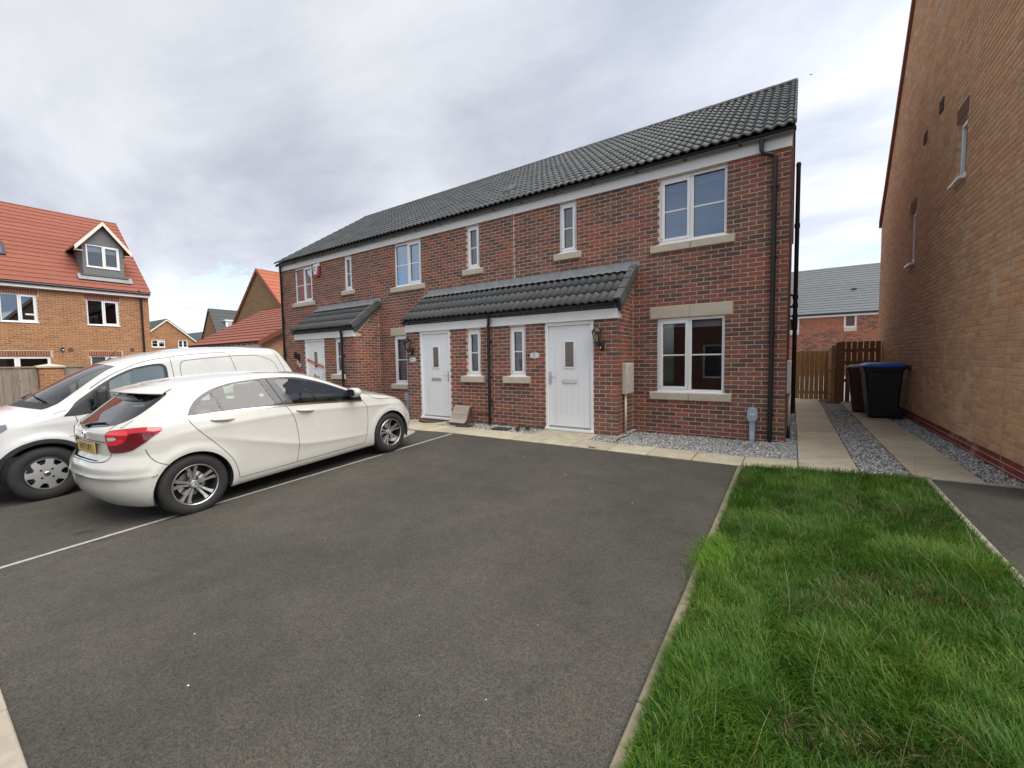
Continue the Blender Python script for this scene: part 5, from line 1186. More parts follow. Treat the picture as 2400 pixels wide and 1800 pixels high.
# house behind the passage
wk = dict(lights=1, sash=0, bars=False, rec=.05, cover=('frost', 'frosted'), sill=False)
Fb = FRONT(-1.2, 26, -.9); mat('blind_pink', (0.42, 0.25, 0.26), .6, .03, 5)
BH_ = box_house('terraced_house', 'red brick house with slate grey roof behind the timber gate', Fb, 9.5, 9.0, 5.03, 0, [(.34, .10, .065), (.30, .085, .06), (.32, .11, .075), (.12, .06, .05)], 'tile_slate', 8.55, 'U', [(3.95, 4.59, 4.0, 5.0, dict(lights=1, sash=0, bars=False, rec=.04, cover=('frost', 'blind_pink'), sill=False)), (.8, 1.62, 3.88, 5.0, dict(lights=1, sash=0, bars=False, rec=.04, sill=False))], n_ind=120, eave_out=.12, gauge=.30, heads=None)
for a, b, z in ((3.95, 4.59, 4.0), (.8, 1.62, 3.88)): stone_block(BH_, Fb, a - .0, b + .0, z - .23, z, .03)
mb = MB(); mb.box(3.25, 3.50, 27.85, 28.1, 5.65, 5.78); build(mb, 'roof_vent', 'dark_metal', BH_)
# house across the street, met only as a reflection in the panes
OPP = Frame((4.5, -21, -.8), (-1, 0, 0), (0, 1, 0))
box_house('detached_house', 'red brick house across the street mirrored in the ground floor window', OPP, 11, 8, 5.6, 0, RED, 'tile_slate_dark', 9.2, 'U', [(1.2, 2.6, 1.5, 2.9, dict(sash=0)), (1.2, 2.6, 4.0, 5.1, dict(sash=0)), (4.4, 5.3, .9, 2.95, dict(lights=1, sash=0, bars=False)), (6.6, 9.2, .85, 2.95, dict(lights=1, sash=0, bars=False, cover=('roller', 1.0)))], n_ind=0, gauge=0, bricks=True, heads=None)

# ------------------------------------------------------------------ cars
mat('car_white', (0.60, 0.59, 0.55), 0.25, 0.03, 2.5, coat=1.0)
mat('van_white', (0.60, 0.60, 0.59), 0.28, 0.04, 2.5, coat=0.9)
mat('car_black', (0.012, 0.012, 0.014), 0.22, 0.05, 8, coat=0.5)
mat('car_trim', (0.022, 0.023, 0.025), 0.55, 0.1, 20, 0.15, 200)
mat('seam', (0.10, 0.10, 0.10), 0.8, 0.0)
mat('rubber', (0.022, 0.021, 0.021), 0.75, 0.15, 12, 0.15, 90)
mat('alloy', (0.66, 0.66, 0.66), 0.30, 0.05, 12, metal=0.85)
mat('alloy_dark', (0.035, 0.035, 0.037), 0.45, 0.05, 12, metal=0.3)
mat('hubcap', (0.50, 0.50, 0.50), 0.36, 0.06, 10, metal=0.55)
mat('seat', (0.075, 0.078, 0.078), 0.8, 0.15, 20)
mat('cabin', (0.022, 0.022, 0.023), 0.85, 0.1, 10)
mat('lamp_red', (0.45, 0.008, 0.016), 0.10, 0.1, 30, coat=1.0)
mat('lamp_red_dark', (0.13, 0.006, 0.012), 0.10, 0.1, 30, coat=1.0)
mat('lamp_red_bright', (0.75, 0.02, 0.03), 0.12, 0.05, 60, coat=1.0)
mat('lamp_clear', (0.62, 0.60, 0.60), 0.12, 0.05, 40, coat=1.0)
mat('plate_yellow', (0.62, 0.43, 0.12), 0.45, 0.06, 20)
mat('mirror_glass', (0.32, 0.34, 0.36), 0.03, 0.0, metal=1.0)
mat('headlamp', (0.25, 0.26, 0.27), 0.08, 0.15, 20, coat=1.0, metal=0.5)
glass_mat('car_glass', (0.82, 0.95, 0.89), 1.5, 0.96)
glass_mat('van_glass', (0.82, 0.94, 0.88), 8.0, 0.9, 0.0, (.9, 1, .93))
glass_mat('car_glass_dark', (0.26, 0.34, 0.36), 1.5, 0.85)
def interp(tab):
    xs = np.array([a for a, _ in tab]); ys = np.array([b for _, b in tab])
    # monotone-ish cubic (Catmull-Rom tangents limited)
    d = np.diff(ys) / np.diff(xs); m = np.concatenate([[d[0]], (d[:-1] + d[1:]) / 2, [d[-1]]])
    for i in range(len(d)):
        if d[i] == 0: m[i] = m[i+1] = 0
        else:
            a, b = m[i]/d[i], m[i+1]/d[i]
            if a < 0: m[i] = 0
            if b < 0: m[i+1] = 0
            s = a*a + b*b
            if s > 9: m[i] = 3*a/math.sqrt(s)*d[i]; m[i+1] = 3*b/math.sqrt(s)*d[i]
    def f(x):
        x = np.clip(np.asarray(x, float), xs[0], xs[-1]); i = np.clip(np.searchsorted(xs, x) - 1, 0, len(xs) - 2)
        h = xs[i+1] - xs[i]; t = (x - xs[i]) / h
        return ys[i]*(2*t**3 - 3*t**2 + 1) + h*m[i]*(t**3 - 2*t**2 + t) + ys[i+1]*(-2*t**3 + 3*t**2) + h*m[i+1]*(t**3 - t**2)
    return f
class Body:
    """half shell: u runs rear centre (0) - rear corner (1) - front corner (2) - front centre (3); v from sill to roof rail"""
    def __init__(s, **k): s.__dict__.update(k)
    def plan(s, u, z):
        x0r = s.xr(z) + s.Dr; x0f = s.xf(z) - s.Df
        a = np.clip(u, 0, 1) * np.pi/2; b = np.clip(u - 2, 0, 1) * np.pi/2
        x = np.where(u < 1, x0r - s.Dr*np.cos(a)**(2/s.nr), np.where(u < 2, x0r + (u - 1)*(x0f - x0r), x0f + s.Df*np.sin(b)**(2/s.nf)))
        yf = np.where(u < 1, np.sin(a)**(2/s.nr), np.where(u < 2, 1.0, np.maximum(np.cos(b), 0)**(2/s.nf)))
        return x, yf
    def half(s, x, z):
        y = s.side(z) * s.lw(x)
        for zc, amp, sg in s.creases:
            d = z - zc(x); y = y + amp(x) * np.exp(-np.abs(d)/sg)
        y = y + s.flare(x, z)
        d = s.rail(x) - z; r = s.fil
        t = np.clip(d / r, 0, 1); y = y - r*(1 - np.sqrt(np.maximum(0, 1 - (1 - t)**2)))
        return y
    def grid(s, nu, nv):
        us = np.concatenate([np.linspace(0, 1, nu[0] + 1)[:-1], np.linspace(1, 2, nu[1] + 1)[:-1], np.linspace(2, 3, nu[2] + 1)]); vv = np.linspace(0, 1, nv + 1)
        U, V = np.meshgrid(us, vv); z = np.full_like(U, .7); 
        for _ in range(40):
            x, yf = s.plan(U, z); zb = s.zb(x); zn = zb + V*(s.rail(x) - zb); z = z*.4 + zn*.6
        x, yf = s.plan(U, z); y = s.half(x, z) * yf
        return us, x, y, z
    def side_pt(s, x, z):
        return float(s.half(np.array(x), np.array(z)) * s.corner(x, z))
    def corner(s, x, z):
        x0r = float(s.xr(z)) + s.Dr; x0f = float(s.xf(z)) - s.Df
        if x < x0r: return max(0, 1 - min(1, (x0r - x)/s.Dr)**s.nr)**(1/s.nr)
        if x > x0f: return max(0, 1 - min(1, (x - x0f)/s.Df)**s.nf)**(1/s.nf)
        return 1.0
    def rear_pt(s, y, z):
        x0r = float(s.xr(z)) + s.Dr; Y = float(s.half(np.array(x0r), np.array(z))); q = min(abs(y)/Y, 1)
        return x0r - s.Dr*(1 - q**s.nr)**(1/s.nr)
def in_poly(px, pz, poly):
    inside = np.zeros(px.shape, bool); n = len(poly)
    for i in range(n):
        x1, z1 = poly[i]; x2, z2 = poly[(i+1) % n]
        c = ((z1 > pz) != (z2 > pz)) & (px < (x2 - x1)*(pz - z1)/((z2 - z1) if abs(z2 - z1) > 1e-12 else 1e-12) + x1)
        inside ^= c
    return inside
def smooth_poly(poly, n=6, closed=True):
    out = []; P = [np.array(p, float) for p in poly]; N = len(P)
    for i in range(N if closed else N - 1):
        p0, p1, p2, p3 = (P[(i-1) % N], P[i], P[(i+1) % N], P[(i+2) % N]) if closed else (P[max(i-1, 0)], P[i], P[i+1], P[min(i+2, N-1)])
        for j in range(n):
            t = j/n; out.append(tuple(.5*((2*p1) + (-p0 + p2)*t + (2*p0 - 5*p1 + 4*p2 - p3)*t*t + (-p0 + 3*p1 - 3*p2 + p3)*t**3)))
    if not closed: out.append(tuple(P[-1]))
    return out
def sdf(px, pz, poly):
    A = np.array(poly); Bq = np.roll(A, -1, 0); best = np.full(px.shape, 1e9)
    for a, b in zip(A, Bq):
        d = b - a; l2 = (d**2).sum()
        if l2 < 1e-14: continue
        t = np.clip(((px - a[0])*d[0] + (pz - a[1])*d[1])/l2, 0, 1); best = np.minimum(best, np.hypot(a[0] + t*d[0] - px, a[1] + t*d[1] - pz))
    return np.where(in_poly(px, pz, poly), -best, best)
def shell(B, root, paint, nu, nv, holes, windows, rear_feats=()):
    """cut the half shell along feature outlines and link every panel as a part"""
    us, X, Y, Z = B.grid(nu, nv); n = len(us); Uu = np.repeat(us[None], nv + 1, 0)
    arc = np.concatenate([np.zeros((nv + 1, 1)), np.cumsum(np.hypot(np.diff(X, axis=1), np.diff(Y, axis=1)), 1)], 1)
    A = [np.stack([X, Y, Z, Uu, arc], 2).reshape(-1, 5)]; V = A[0].tolist()
    faces = [((j*n+i, j*n+i+1, (j+1)*n+i+1, (j+1)*n+i), 0) for j in range(nv) for i in range(n-1)]
    feats = [(nm, 'xz', p, None, 0, -1) for nm, p in holes] + [(w[0], 'xz', w[1], w[2], w[3], k + 1) for k, w in enumerate(windows)]
    feats += [(f[0], f[1], f[2], f[3], f[4], len(windows) + k + 1) for k, f in enumerate(rear_feats)]
    for nm, kind, poly, mt, inset, lab in feats:
        W = np.array(V); pa = W[:, {'xz': 0, 'yz': 1, 'az': 4}[kind]]; s = sdf(pa, W[:, 2], poly); s = np.where(np.abs(s) < 4e-4, -4e-4, s); s = s.tolist()
        lo, hi = {'xz': (.45, 2.6), 'yz': (-1, .985), 'az': (-1, 1.7)}[kind]; cache = {}; out = []
        for f, l in faces:
            if l < 0: out.append((f, l)); continue
            sg = [s[i] < 0 for i in f]
            if not any(sg): out.append((f, l)); continue
            um = sum(V[i][3] for i in f)/len(f)
            if not (lo < um < hi): out.append((f, l)); continue
            if all(sg): out.append((f, lab)); continue
            ins, ous = [], []
            for k in range(len(f)):
                a, b = f[k], f[(k+1) % len(f)]
                (ins if s[a] < 0 else ous).append(a)
                if (s[a] < 0) != (s[b] < 0):
                    key = (min(a, b), max(a, b))
                    if key not in cache:
                        t = s[a]/(s[a] - s[b]); cache[key] = len(V); V.append([V[a][q] + (V[b][q] - V[a][q])*t for q in range(5)])
                    c = cache[key]; ins.append(c); ous.append(c)
            if len(ins) > 2: out.append((tuple(ins), lab))
            if len(ous) > 2: out.append((tuple(ous), l))
        faces = out
    def emit(lab, name, mt, inset):
        sel = [f for f, l in faces if l == lab]
        if not sel: return
        for sg in (1, -1):
            used = {}; vs = []; fs = []
            for f in sel:
                q = []
                for i in f:
                    if i not in used:
                        used[i] = len(vs); x, y, z, u, _ = V[i]
                        nx, ny = (-1, 0) if u < .45 else ((1, 0) if u > 2.5 else ((0, 1) if u > .9 else (-.7, .7))); vs.append((x - nx*inset, sg*(y - ny*inset), z))
                    q.append(used[i])
                fs.append(tuple(q) if sg < 0 else tuple(q[::-1]))
            mb = MB(); mb.add(vs, fs); build(mb, name, mt, root, smooth=True)
    used = {}; vs = []; fs = []
    def vid(key, p):
        if key not in used: used[key] = len(vs); vs.append(p)
        return used[key]
    for f, l in faces:
        if l != 0: continue
        for sg in (1, -1):
            q = [vid((i, sg if V[i][1] > 1e-6 else 0), (V[i][0], sg*V[i][1], V[i][2])) for i in f]
            q = [a for k, a in enumerate(q) if a not in q[:k]]
            if len(q) > 2: fs.append(tuple(q) if sg < 0 else tuple(q[::-1]))
    # roof, bonnet and screens
    xB, yB, zB = X[-1], Y[-1], Z[-1]; M = 20; ts = np.linspace(-1, 1, M + 1); T = np.zeros((n, M + 1, 3)); base = nv*n
    for i in range(n):
        g = min(1.0, yB[i]/.5)
        for k, t_ in enumerate(ts): T[i, k] = (xB[i] + float(B.bow(xB[i]))*(1 - t_*t_), t_*yB[i], zB[i] + float(B.crown(xB[i]))*(1 - t_*t_)*g)
    groups = {}
    for i in range(n - 1):
        for k in range(M): groups.setdefault(B.toplab((xB[i] + xB[i+1])/2, abs((ts[k] + ts[k+1])/2)), []).append((i, k))
    for lt, cells in groups.items():
        if lt is None:
            for i, k in cells:
                q = []
                for (ii, kk) in ((i, k), (i+1, k), (i+1, k+1), (i, k+1)):
                    if yB[ii] <= 1e-6: q.append(vid((base + ii, 0), tuple(T[ii, kk])))
                    elif kk in (0, M): q.append(vid((base + ii, 1 if kk == M else -1), tuple(T[ii, kk])))
                    else: q.append(vid(('t', ii, kk), tuple(T[ii, kk])))
                q = [a for j_, a in enumerate(q) if a not in q[:j_]]
                if len(q) > 2: fs.append(tuple(q))
        else:
            u2 = {}; v2 = []; f2 = []
            for i, k in cells:
                q = []
                for key in ((i, k), (i+1, k), (i+1, k+1), (i, k+1)):
                    if key not in u2: u2[key] = len(v2); p = T[key]; v2.append((p[0], p[1], p[2] - .004))
                    q.append(u2[key])
                f2.append(tuple(q))
            mb = MB(); mb.add(v2, f2); build(mb, lt[0], lt[1], root, smooth=True)
    mb = MB(); mb.add(vs, fs); bo = build(mb, 'body', paint, root, smooth=True); smooth_angle(bo, 42)
    for nm, kind, poly, mt, inset, lab in feats:
        if lab > 0: emit(lab, nm, mt, inset)
    return bo
def ribbon(B, root, name, pts, width, mt, lift=.0015, where='side', sides=(1, -1), smooth=True):
    pts = smooth_poly(pts, 6, False) if smooth and len(pts) > 2 else pts
    dense = []
    for a, b in zip(pts, pts[1:]):
        m = max(1, int(math.hypot(b[0]-a[0], b[1]-a[1])/.02)); dense += [(a[0] + (b[0]-a[0])*k/m, a[1] + (b[1]-a[1])*k/m) for k in range(m)]
    dense.append(pts[-1])
    for sg in sides:
        mb = MB(); L_, R_ = [], []
        for i, p in enumerate(dense):
            q0, q1 = dense[max(i-1, 0)], dense[min(i+1, len(dense)-1)]; dx, dz = q1[0]-q0[0], q1[1]-q0[1]; l = math.hypot(dx, dz) or 1; nx, nz = -dz/l*width/2, dx/l*width/2
            for s_, lst in ((1, L_), (-1, R_)):
                a, z = p[0] + nx*s_, p[1] + nz*s_
                lst.append((a, sg*(B.side_pt(a, z) + lift), z) if where == 'side' else (B.rear_pt(a, z) - lift, sg*a, z))
        n = len(dense); mb.add(L_ + R_, [(i, i+1, n+i+1, n+i) for i in range(n-1)]); build(mb, name, mt, root)
def wheel(root, x, y, r, rim_r, w, style, sg):
    """sg: +1 outer face towards +y"""
    f = lambda a, b, h: (x + a, y + sg*h, r + b)
    mb = MB(); hw = w/2
    mb.lathe([(rim_r - .012, -hw*.9), (rim_r + .02, -hw), (r - .03, -hw), (r - .008, -hw + .02), (r, -hw + .045), (r, hw - .045), (r - .008, hw - .02), (r - .03, hw - .002), (rim_r + .045, hw + .003), (rim_r + .012, hw - .004), (rim_r - .012, hw - .02)], f, 56)
    to = build(mb, 'wheel', 'rubber', root); smooth_angle(to, 40)
    mb = MB(); mb.lathe([(rim_r + .002, hw - .012), (rim_r - .006, hw - .006), (rim_r - .016, hw - .012), (rim_r - .02, hw - .05), (rim_r - .03, -hw*.6), (.05, -hw*.6), (0.001, -hw*.6)], f, 48); b = build(mb, 'rim_barrel', 'alloy_dark', to); smooth_angle(b, 40)
    mb = MB(); mb.lathe([(.13, -hw*.3), (.13, -hw*.3 + .012), (.05, -hw*.3 + .012)], f, 36); build(mb, 'brake_disc', 'steel', to)
    h0 = hw - .045
    if style == 'twin':
        mb = MB(); mb.lathe([(rim_r + .001, hw - .011), (rim_r - .004, hw - .0045), (rim_r - .011, hw - .009), (rim_r - .012, hw - .02)], f, 48); rr_ = build(mb, 'rim_edge', 'alloy', to); smooth_angle(rr_)
        for k in range(5):
            a0 = math.pi/2 + 2*math.pi*k/5 + .06; mb = MB(); md = MB()
            for s_ in (-1, 1):
                pts = [(.045, .012), (.09, .017), (.15, .027), (rim_r - .010, .042)]; wd = [.011, .011, .013, .022]
                Lq, Rq = [], []
                for (rr2, off), w_ in zip(pts, wd):
                    for lst, e in ((Lq, off*s_ - w_), (Rq, off*s_ + w_)): lst.append((rr2*math.cos(a0) - e*math.sin(a0), rr2*math.sin(a0) + e*math.cos(a0)))
                n4 = 4; hs = [h0 - .008, h0 - .004, h0 + .008, h0 + .022]
                vs = [f(p[0], p[1], hs[i]) for i, p in enumerate(Lq)] + [f(p[0], p[1], hs[i]) for i, p in enumerate(Rq)] + [f(p[0], p[1], hs[i] - .035) for i, p in enumerate(Lq)] + [f(p[0], p[1], hs[i] - .035) for i, p in enumerate(Rq)]
                fs = [(i, i+1, 4+i+1, 4+i) for i in range(3)] + [(8+i, 8+i+1, i+1, i) for i in range(3)] + [(4+i, 4+i+1, 12+i+1, 12+i) for i in range(3)]
                mb.add(vs, fs if sg > 0 else [q[::-1] for q in fs])
            build(mb, 'spoke', 'alloy', to)
            b_ = MB(); b_.lathe([(0.0, .004), (.008, .003), (.009, 0)], lambda a, c, h: f(.062*math.cos(a0 + .63) + a, .062*math.sin(a0 + .63) + c, h0 - .02 + h), 8); build(b_, 'wheel_bolt', 'alloy_dark', to)
        mb = MB(); mb.lathe([(.075, h0 - .045), (.070, h0 - .012), (.044, h0 - .008)], f, 24); build(mb, 'hub', 'alloy_dark', to, smooth=True)
        mb = MB(); mb.lathe([(.042, h0 - .012), (.040, h0 + .002), (.032, h0 + .006), (0.0, h0 + .007)], f, 24); cap = build(mb, 'centre_cap', 'hubcap', to, smooth=True)
        mb = MB(); mb.lathe([(.036, h0 + .0045), (.036, h0 + .009), (.031, h0 + .009), (.031, h0 + .0045)], f, 24); 
        for k in range(3):
            a = math.pi/2 + 2*math.pi*k/3; t_ = (.032*math.cos(a), .032*math.sin(a)); l_ = (.006*math.cos(a+1.05), .006*math.sin(a+1.05)); r_ = (.006*math.cos(a-1.05), .006*math.sin(a-1.05))
            q = [f(*t_, h0 + .008), f(*l_, h0 + .008), f(0, 0, h0 + .011), f(*r_, h0 + .008)]; mb.add(q, [(0, 1, 2), (0, 2, 3)] if sg > 0 else [(2, 1, 0), (3, 2, 0)])
        build(mb, 'star_badge', 'chrome', to)
    else:
        # pressed cover with seven windows round the edge
        mb = MB(); NA = 7*16; rad = [0.0, .03, .052, .075, .095, .12, .142, .16, .176, .192, rim_r + .004]; hh = lambda r_: h0 + .028 + .010*math.cos(min(r_/.19, 1)*math.pi/2) - (0.012 if r_ > rim_r - .004 else 0)
        vs = [f(r_*math.cos(2*math.pi*a/NA), r_*math.sin(2*math.pi*a/NA), hh(r_)) for r_ in rad for a in range(NA)]; fs = []
        for i in range(len(rad) - 1):
            for a in range(NA):
                rm = (rad[i] + rad[i+1])/2; ph = ((a + .5) % 16) - 8; lim = 2.6 if .12 < rm < .142 else (3.6 if .142 < rm < .176 else (0))
                if abs(ph) < lim and .12 < rm < .178: continue
                q = (i*NA+a, i*NA+(a+1) % NA, (i+1)*NA+(a+1) % NA, (i+1)*NA+a); fs.append(q[::-1] if sg > 0 else q)
        mb.add(vs, fs); cv = build(mb, 'hub_cap', 'hubcap', to, smooth=True)
        mb = MB()
        for k in range(4):
            a = math.pi/4 + math.pi/2*k; mb.lathe([(0.0, .002), (.012, .002), (.014, 0)], lambda p, q, h: f(.066*math.cos(a) + p, .066*math.sin(a) + q, hh(.066) + h - .001), 10)
        build(mb, 'wheel_nut', 'alloy_dark', cv)
        mb = MB(); mb.lathe([(.030, hh(0) - .001), (.028, hh(0) + .005), (0.0, hh(0) + .006)], f, 20); cc = build(mb, 'centre_cap', 'steel', cv, smooth=True)
        q = MB(); P = [(-.012, -.016), (-.004, -.004), (-.014, .004), (-.008, .016), (.006, .018), (.014, .010), (.006, .004), (.012, -.006), (.008, -.018), (.002, -.008)]
        q.prism(P if sg > 0 else P[::-1], lambda a, b_, h: f(a, b_, h), hh(0) + .005, hh(0) + .0075); build(q, 'lion_badge', 'alloy_dark', cv)
    return to
def arch_liner(root, x, z, r, y_out, y_in):
    for sg in (1, -1):
        mb = MB(); n = 24; vs = []
        for yy in (y_out, y_in):
            for i in range(n + 1):
                a = -0.35 + (math.pi + .7)*i/n; vs.append((x + r*math.cos(a), sg*yy, z + r*math.sin(a)))
        fs = [(i, i+1, n+1+i+1, n+1+i) for i in range(n)] + [tuple(range(n+1, 2*n+2))]
        mb.add(vs, fs); build(mb, 'arch_liner', 'cabin', root)
def rounded_box(root, name, mt, c, s, bev=.04, tilt=0.0):
    mb = MB(); mb.box(-s[0]/2, s[0]/2, -s[1]/2, s[1]/2, -s[2]/2, s[2]/2); ct, st = math.cos(tilt), math.sin(tilt)
    mb.v = [(c[0] + x*ct - z*st, c[1] + y, c[2] + x*st + z*ct) for x, y, z in mb.v]; o = build(mb, name, mt, root); bevel(o, bev, 4); return o
def cabin(root, xs, seat_y, zf, headz, dash_x, wheel_side, dash_z):
    for x in xs:
        for sg in seat_y:
            rounded_box(root, 'seat_back', 'seat', (x, sg, zf + .30), (.16, .48, .62), .06, .22); rounded_box(root, 'headrest', 'seat', (x - .12, sg, headz), (.09, .27, .19), .04, .15); rounded_box(root, 'seat_cushion', 'seat', (x + .26, sg, zf), (.52, .48, .18), .06)
            mb = MB()
            for e in (-.06, .06): mb.tube([(x - .09, sg + e, headz - .2), (x - .115, sg + e, headz - .06)], .007, 6)
            build(mb, 'headrest_stalk', 'steel', root)
    rounded_box(root, 'dashboard', 'cabin', (dash_x, 0, dash_z - .12), (.45, 1.40, .26), .07)
    mb = MB(); cx, cz, cy = dash_x - .36, dash_z - .02, wheel_side; rw = .18
    mb.tube([(cx - .06*math.cos(a)*1.0, cy + rw*math.sin(a), cz + rw*math.cos(a)) for a in np.linspace(0, 2*math.pi, 25)], .016, 8, False); mb.tube([(cx, cy - rw, cz), (cx, cy + rw, cz)], .018, 6); mb.tube([(cx, cy, cz), (cx, cy, cz - rw)], .018, 6); mb.tube([(cx, cy, cz), (cx + .3, cy, cz - .1)], .03, 6); build(mb, 'steering_wheel', 'cabin', root, smooth=True)

# ---- white hatchback, nose to the house
def hatchback():
    ex = Vector((-0.0508, 0.9976, 0.0470)); O = Vector((-6.081, -6.290, -.176)); s = 1.0247
    yaw = math.atan2(ex.y, ex.x); pitch = -math.asin(ex.z)
    t = thing('hatchback_car', O, 'white five door hatchback with red tail lamps parked nose to the terrace', 'car', None, rot=(0, pitch, yaw)); t.scale = (s, s, s)
    rail = interp([(-.75, 1.20), (-.45, 1.262), (-.25, 1.305), (-.1, 1.333), (.05, 1.361), (.37, 1.392), (.735, 1.40), (1.2, 1.381), (1.49, 1.328), (1.74, 1.228), (2.07, 1.068), (2.27, .985), (2.5, .940), (2.75, .895), (3.0, .835), (3.2, .765), (3.45, .66), (3.6, .62)])
    side = interp([(.16, .80), (.20, .845), (.26, .868), (.40, .882), (.56, .888), (.70, .886), (.82, .880), (.92, .866), (1.0, .842), (1.10, .79), (1.2, .735), (1.3, .680), (1.42, .60)])
    lw = interp([(-.7, .955), (-.3, .985), (.2, 1.0), (1.2, 1.0), (2.2, .995), (2.8, .985), (3.4, .93)])
    xr = interp([(.16, -.50), (.22, -.555), (.28, -.60), (.38, -.640), (.49, -.650), (.515, -.664), (.54, -.655), (.60, -.648), (.66, -.615), (.72, -.585), (.84, -.58), (.93, -.58), (.985, -.545), (1.06, -.45), (1.16, -.335), (1.26, -.215), (1.34, -.13), (1.42, -.05)])
    xf = interp([(.16, 3.36), (.22, 3.44), (.30, 3.47), (.42, 3.48), (.55, 3.45), (.65, 3.39), (.75, 3.30), (.9, 3.1), (1.2, 2.8)])
    z1 = interp([(-.3, .86), (.1, .885), (.45, .897), (1.1, .892), (2.2, .815), (3.0, .752), (3.4, .73)]); a1 = interp([(-.4, 0.0), (.0, .008), (.4, .014), (2.6, .014), (3.1, .006), (3.4, 0)])
    z2 = interp([(-.4, .86), (.1, .80), (.71, .62), (1.12, .50), (1.48, .445), (2.2, .395), (3.2, .36)]); a2 = interp([(-.4, 0), (.15, .006), (.7, .016), (2.0, .014), (2.4, .0), (3.4, 0)])
    fl = lambda x, z: .016*np.exp(-(np.maximum(0, np.abs(np.hypot(x, z - .316) - .375) - .01)/.045)**2) + .014*np.exp(-(np.maximum(0, np.abs(np.hypot(x - 2.68, z - .316) - .375) - .01)/.045)**2)
    zb = interp([(-.7, .255), (-.45, .20), (-.3, .19), (.3, .185), (2.3, .185), (3.0, .18), (3.5, .20)])
    def toplab(x, t_):
        if x > 3.6: return None
        if 1.52 < x < 2.22 and t_ < .93: return ('windscreen', 'car_glass')
        return None
    B = Body(rail=rail, side=side, lw=lw, xr=xr, xf=xf, Dr=.40, Df=.62, nr=2.5, nf=2.5, creases=[(z1, a1, .045), (z2, a2, .06)], flare=fl, fil=.055, zb=zb, tol=.0075,
             crown=interp([(-.7, .02), (0, .03), (1.2, .035), (1.7, .06), (2.2, .06), (2.8, .05), (3.4, .03)]), bow=interp([(-.7, 0), (1.0, 0), (1.6, .07), (2.2, .16), (2.7, .10), (3.2, 0), (3.5, 0)]), toplab=toplab)
    circ = lambda cx, r_, z0=.316: [(cx + r_*math.cos(a), z0 + r_*math.sin(a)) for a in np.linspace(0, 2*math.pi, 48, endpoint=False)]
    dlo = smooth_poly([(.01, 1.030), (.035, 1.085), (.10, 1.165), (.19, 1.228), (.31, 1.281), (.44, 1.314), (.60, 1.335), (.905, 1.346), (1.25, 1.328), (1.45, 1.282), (1.654, 1.212), (1.861, 1.122), (2.02, 1.045), (2.16, .965)], 5, False) + [(2.17, .905), (1.6, .962), (1.0, 1.006), (.5, 1.028)]
    qg = [(.075, 1.045), (.13, 1.13), (.20, 1.195), (.288, 1.240), (.345, 1.036)]
    rg = [(.318, 1.252), (.44, 1.296), (.60, 1.318), (.835, 1.330), (.930, 1.022), (.375, 1.042)]
    fg = [(1.015, 1.322), (1.25, 1.306), (1.44, 1.262), (1.64, 1.192), (1.83, 1.110), (1.93, 1.058), (1.955, .950), (1.145, 1.006)]
    arcs = None
    tail = smooth_poly([(.47, .905), (.49, .955), (.56, .972), (.72, .984), (.86, .985), (.985, .972), (1.01, .955), (.97, .915), (.90, .865), (.83, .815), (.76, .775), (.66, .757), (.55, .752), (.51, .775), (.485, .84)], 4)
    tail_hi = smooth_poly([(.49, .90), (.51, .945), (.60, .957), (.72, .955), (.73, .93), (.66, .918), (.56, .912), (.52, .895)], 4)
    tail_lo = smooth_poly([(.50, .83), (.50, .862), (.60, .875), (.68, .885), (.69, .865), (.64, .84), (.58, .825)], 4)
    tail_clear = [(.50, .868), (.505, .90), (.60, .905), (.62, .893), (.60, .873)]
    tail_dk = smooth_poly([(.52, .765), (.51, .82), (.62, .825), (.70, .86), (.76, .935), (.95, .93), (.90, .862), (.83, .815), (.76, .775), (.66, .757), (.56, .755)], 4)
    rw = smooth_poly([(-.05, .978), (.2, .982), (.40, .995), (.53, 1.02), (.60, 1.075), (.615, 1.15), (.60, 1.24), (.56, 1.285), (.3, 1.292), (-.05, 1.295)], 3)
    recess = [(-.05, .665), (.36, .665), (.40, .70), (.385, .838), (-.05, .846)]
    shell(B, t, 'car_white', (48, 150, 24), 72, [('rear_arch', circ(0, .352)), ('front_arch', circ(2.68, .352))],
          [('window_trim', dlo, 'car_black', .004), ('quarter_window', qg, 'car_glass', .007), ('rear_side_window', rg, 'car_glass', .007), ('front_side_window', fg, 'car_glass', .007)],
          [('tail_lamp', 'az', tail, 'lamp_red', -.006), ('tail_lamp_tint', 'az', tail_dk, 'lamp_red_dark', -.007), ('brake_light', 'az', tail_hi, 'lamp_red_bright', -.008), ('reversing_light', 'az', tail_clear, 'lamp_clear', -.009), ('brake_light', 'az', tail_lo, 'lamp_red_bright', -.008), ('rear_window', 'yz', rw, 'car_glass_dark', .003), ('plate_recess', 'yz', recess, 'car_white', .022)])
    # seams
    for nm, pts in (('door_seam', [(.005, 1.028), (.02, .97), (.085, .866), (.206, .72), (.309, .583), (.375, .47), (.41, .33), (.415, .27)]), ('door_seam', [(1.03, 1.004), (1.075, .92), (1.12, .80), (1.138, .651), (1.138, .496), (1.12, .36), (1.10, .268)]),
                    ('door_seam', [(2.17, .905), (2.225, .813), (2.24, .70), (2.23, .55), (2.20, .40), (2.165, .268)]), ('sill_seam', [(.42, .265), (1.2, .262), (2.16, .262)]), ('bonnet_seam', [(2.30, .955), (2.42, .90), (2.55, .875), (2.8, .85), (3.05, .79)]), ('bumper_seam', [(-.36, .775), (-.34, .70), (-.30, .64), (-.235, .60), (-.21, .585)]), ('bumper_crease', [(-.36, .505), (-.33, .505), (-.31, .52)]), ('bumper_seam', [(3.05, .66), (3.02, .58), (3.03, .5)])):
        ribbon(B, t, nm, pts, .007, 'seam')
